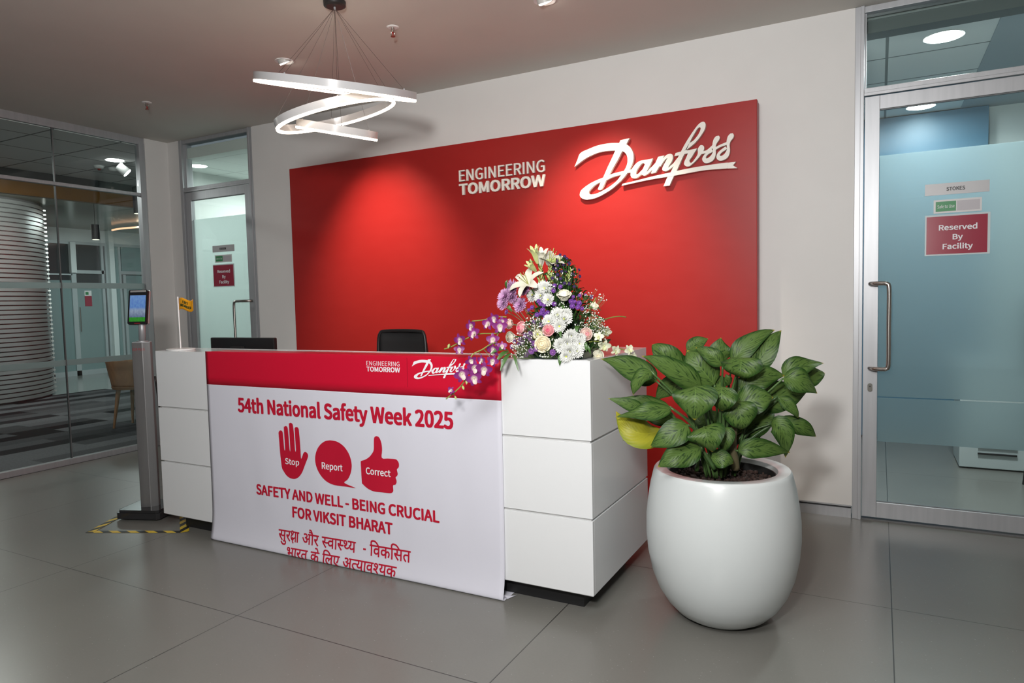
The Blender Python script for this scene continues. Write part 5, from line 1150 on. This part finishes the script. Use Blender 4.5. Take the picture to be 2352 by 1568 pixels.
# clusters: sideways from the middle, height above the counter, radius, count, how far forward
for c in ((.085, .115, .045, 60, .16), (.145, .135, .05, 95, .12), (.165, .10, .05, 85, .12), (.12, .19, .04, 50, .10), (-.01, .20, .05, 80, .14), (-.02, .165, .04, 50, .16), (-.13, .145, .045, 70, .16), (-.175, .07, .05, 90, .17), (-.19, .04, .04, 60, .18), (-.09, .135, .05, 60, .17), (-.05, .06, .035, 40, .20), (.03, .07, .03, 40, .20), (.16, .27, .03, 14, .02), (.185, .25, .02, 8, .02), (.10, .25, .04, 30, .08), (.0, .36, .06, 40, .06), (-.03, .30, .05, 30, .10), (-.07, .02, .04, 30, .20)):
    gyp(*c)
o = gy.build('babys_breath', mat('white_speck_flower', (.85, .85, .80), .6), fa, smooth=True); o['kind'] = 'stuff'
o = gs.build('fine_stems', mat('fine_green_stem', (.14, .20, .07), .6), fa); o['kind'] = 'stuff'
stems_b.build('flower_stems', green_m, fa)['kind'] = 'stuff'
MB().box((-.16, -.155, .0), (.16, .06, .032)).build('tray', mat('dark_green_tray', (.006, .022, .016), .3), fa, bevel=.004)
MB().lathe([(.001, .03), (.13, .03), (.12, .08), (.06, .20), (.03, .34), (.001, .36)], 20, (0, 0, 0)).build('flower_foam', mat('dark_green_foam', (.008, .025, .01), .9), fa)

# ================================================================== CHANDELIER AND CEILING FITTINGS
HX, HY = -2.60, 2.93
cl = empty('ring_chandelier', (HX, HY, CZ)); tag(cl, 'hanging pendant of three tilted glowing white rings under the ceiling', 'chandelier')
MB().lathe([(.001, -.028), (.045, -.028), (.058, -.022), (.060, 0), (.001, 0)], 40).build('canopy', black_pl, cl)
apex = Vector((0, 0, -.032))
MB().tube([(0, 0, -.026), (0, 0, -.042)], .006, 10).build('cable_grip', alu, cl)
for (c, R, nrm, na, off) in (((-2.628, 2.955, 2.503), .4295, (.231, -.143, .962), 4, .4), ((-2.625, 2.9435, 2.364), .3286, (-.132, -.237, .963), 4, 1.1), ((-2.617, 2.930, 2.268), .2163, (.249, -.085, .965), 3, .6)):
    nv = Vector(nrm).normalized(); a = nv.cross(Vector((.3, .9, .1))).normalized(); b_ = nv.cross(a)
    cen = Vector(c)-Vector((HX, HY, CZ)); H0, H1, T = .0125, .050, .014
    def ring(profile, name, m_, par):
        N_ = 128; rows = []
        for k in range(N_):
            th = 2*PI*k/N_; e = a*math.cos(th)+b_*math.sin(th)
            rows.append([cen+e*r+nv*h for r, h in profile])
        rows.append(rows[0]); mb = MB(); L_ = len(profile)
        vs = [p for r in rows[:-1] for p in r]
        fs = [(k*L_+j, k*L_+(j+1) % L_, ((k+1) % N_)*L_+(j+1) % L_, ((k+1) % N_)*L_+j) for k in range(N_) for j in range(L_)]
        o = mb.add(vs, fs).build(name, m_, par); sharp(o, 40); return o
    ro = ring([(R-T, H0), (R, H0), (R, H1), (R-T, H1)], 'ring_body', ring_m, cl)
    ring([(R-T+.001, 0), (R-.001, 0), (R+.0005, .003), (R+.0005, H0), (R-T-.0005, H0), (R-T-.0005, .003)], 'light_strip', glow_warm, ro)
    for k in range(na):
        th = off+2*PI*k/na; e = cen+(a*math.cos(th)+b_*math.sin(th))*(R-T/2)+nv*H1
        MB().tube([apex, e], .0008, 5).build('cable', mat('grey_cable', (.06, .05, .045), .4, .5), cl)
        MB().tube([e-nv*.004, e+nv*.006], .004, 8).build('cable_anchor', alu, ro)
def sprinkler(x, y, label):
    t = empty('fire_sprinkler', (x, y, CZ)); tag(t, label, 'sprinkler')
    MB().lathe([(.001, -.006), (.028, -.006), (.036, -.002), (.036, 0)], 28).build('escutcheon', white_plain, t)
    MB().lathe([(.008, -.030), (.012, -.024), (.010, -.010), (.010, 0)], 16).build('body', steel, t)
    fr = MB()
    for s_ in (-1, 1): fr.tube(spline([(s_*.009, 0, -.024), (s_*.013, 0, -.038), (s_*.004, 0, -.052)], 4), .0022, 6)
    fr.build('frame_arms', steel, t)
    MB().tube([(0, 0, -.026), (0, 0, -.050)], .003, 8).build('bulb', mat('red_bulb', (.35, .01, .01), .2), t)
    MB().lathe([(.001, -.056), (.013, -.056), (.013, -.052), (.001, -.052)], 16).build('deflector', mat('copper_deflector', (.28, .08, .05), .35, .7), t)
sprinkler(-2.546, 3.364, 'ceiling sprinkler head to the right of the ring chandelier cables')
sprinkler(-5.117, 3.553, 'ceiling sprinkler head on the dim left part of the ceiling')
def gimbal(x, y, label):
    t = empty('gimbal_downlight', (x, y, CZ)); tag(t, label, 'downlight')
    MB().lathe([(.045, -.001), (.060, -.004), (.060, 0)], 36).build('bezel', white_plain, t)
    dv = Vector((.15, .9, -1.25)).normalized()
    hd = MB(); hd.tube([Vector((0, 0, .012))-dv*.012, dv*.012], [.044, .044], 28); hd.build('lamp_head', mat('lamp_grey', (.5, .5, .48), .4), t)
    MB().tube([dv*.0115, dv*.0135], [.037, .037], 24).build('lens', mat('spot_lens', (1, 1, 1), .4, emit=(1.0, .92, .78), estr=20), t)
gimbal(-3.509, 3.444, 'tilted recessed downlight in the ceiling behind the ring chandelier')
gimbal(-1.62, 3.50, 'recessed downlight at the top edge of the picture above the logo panel')
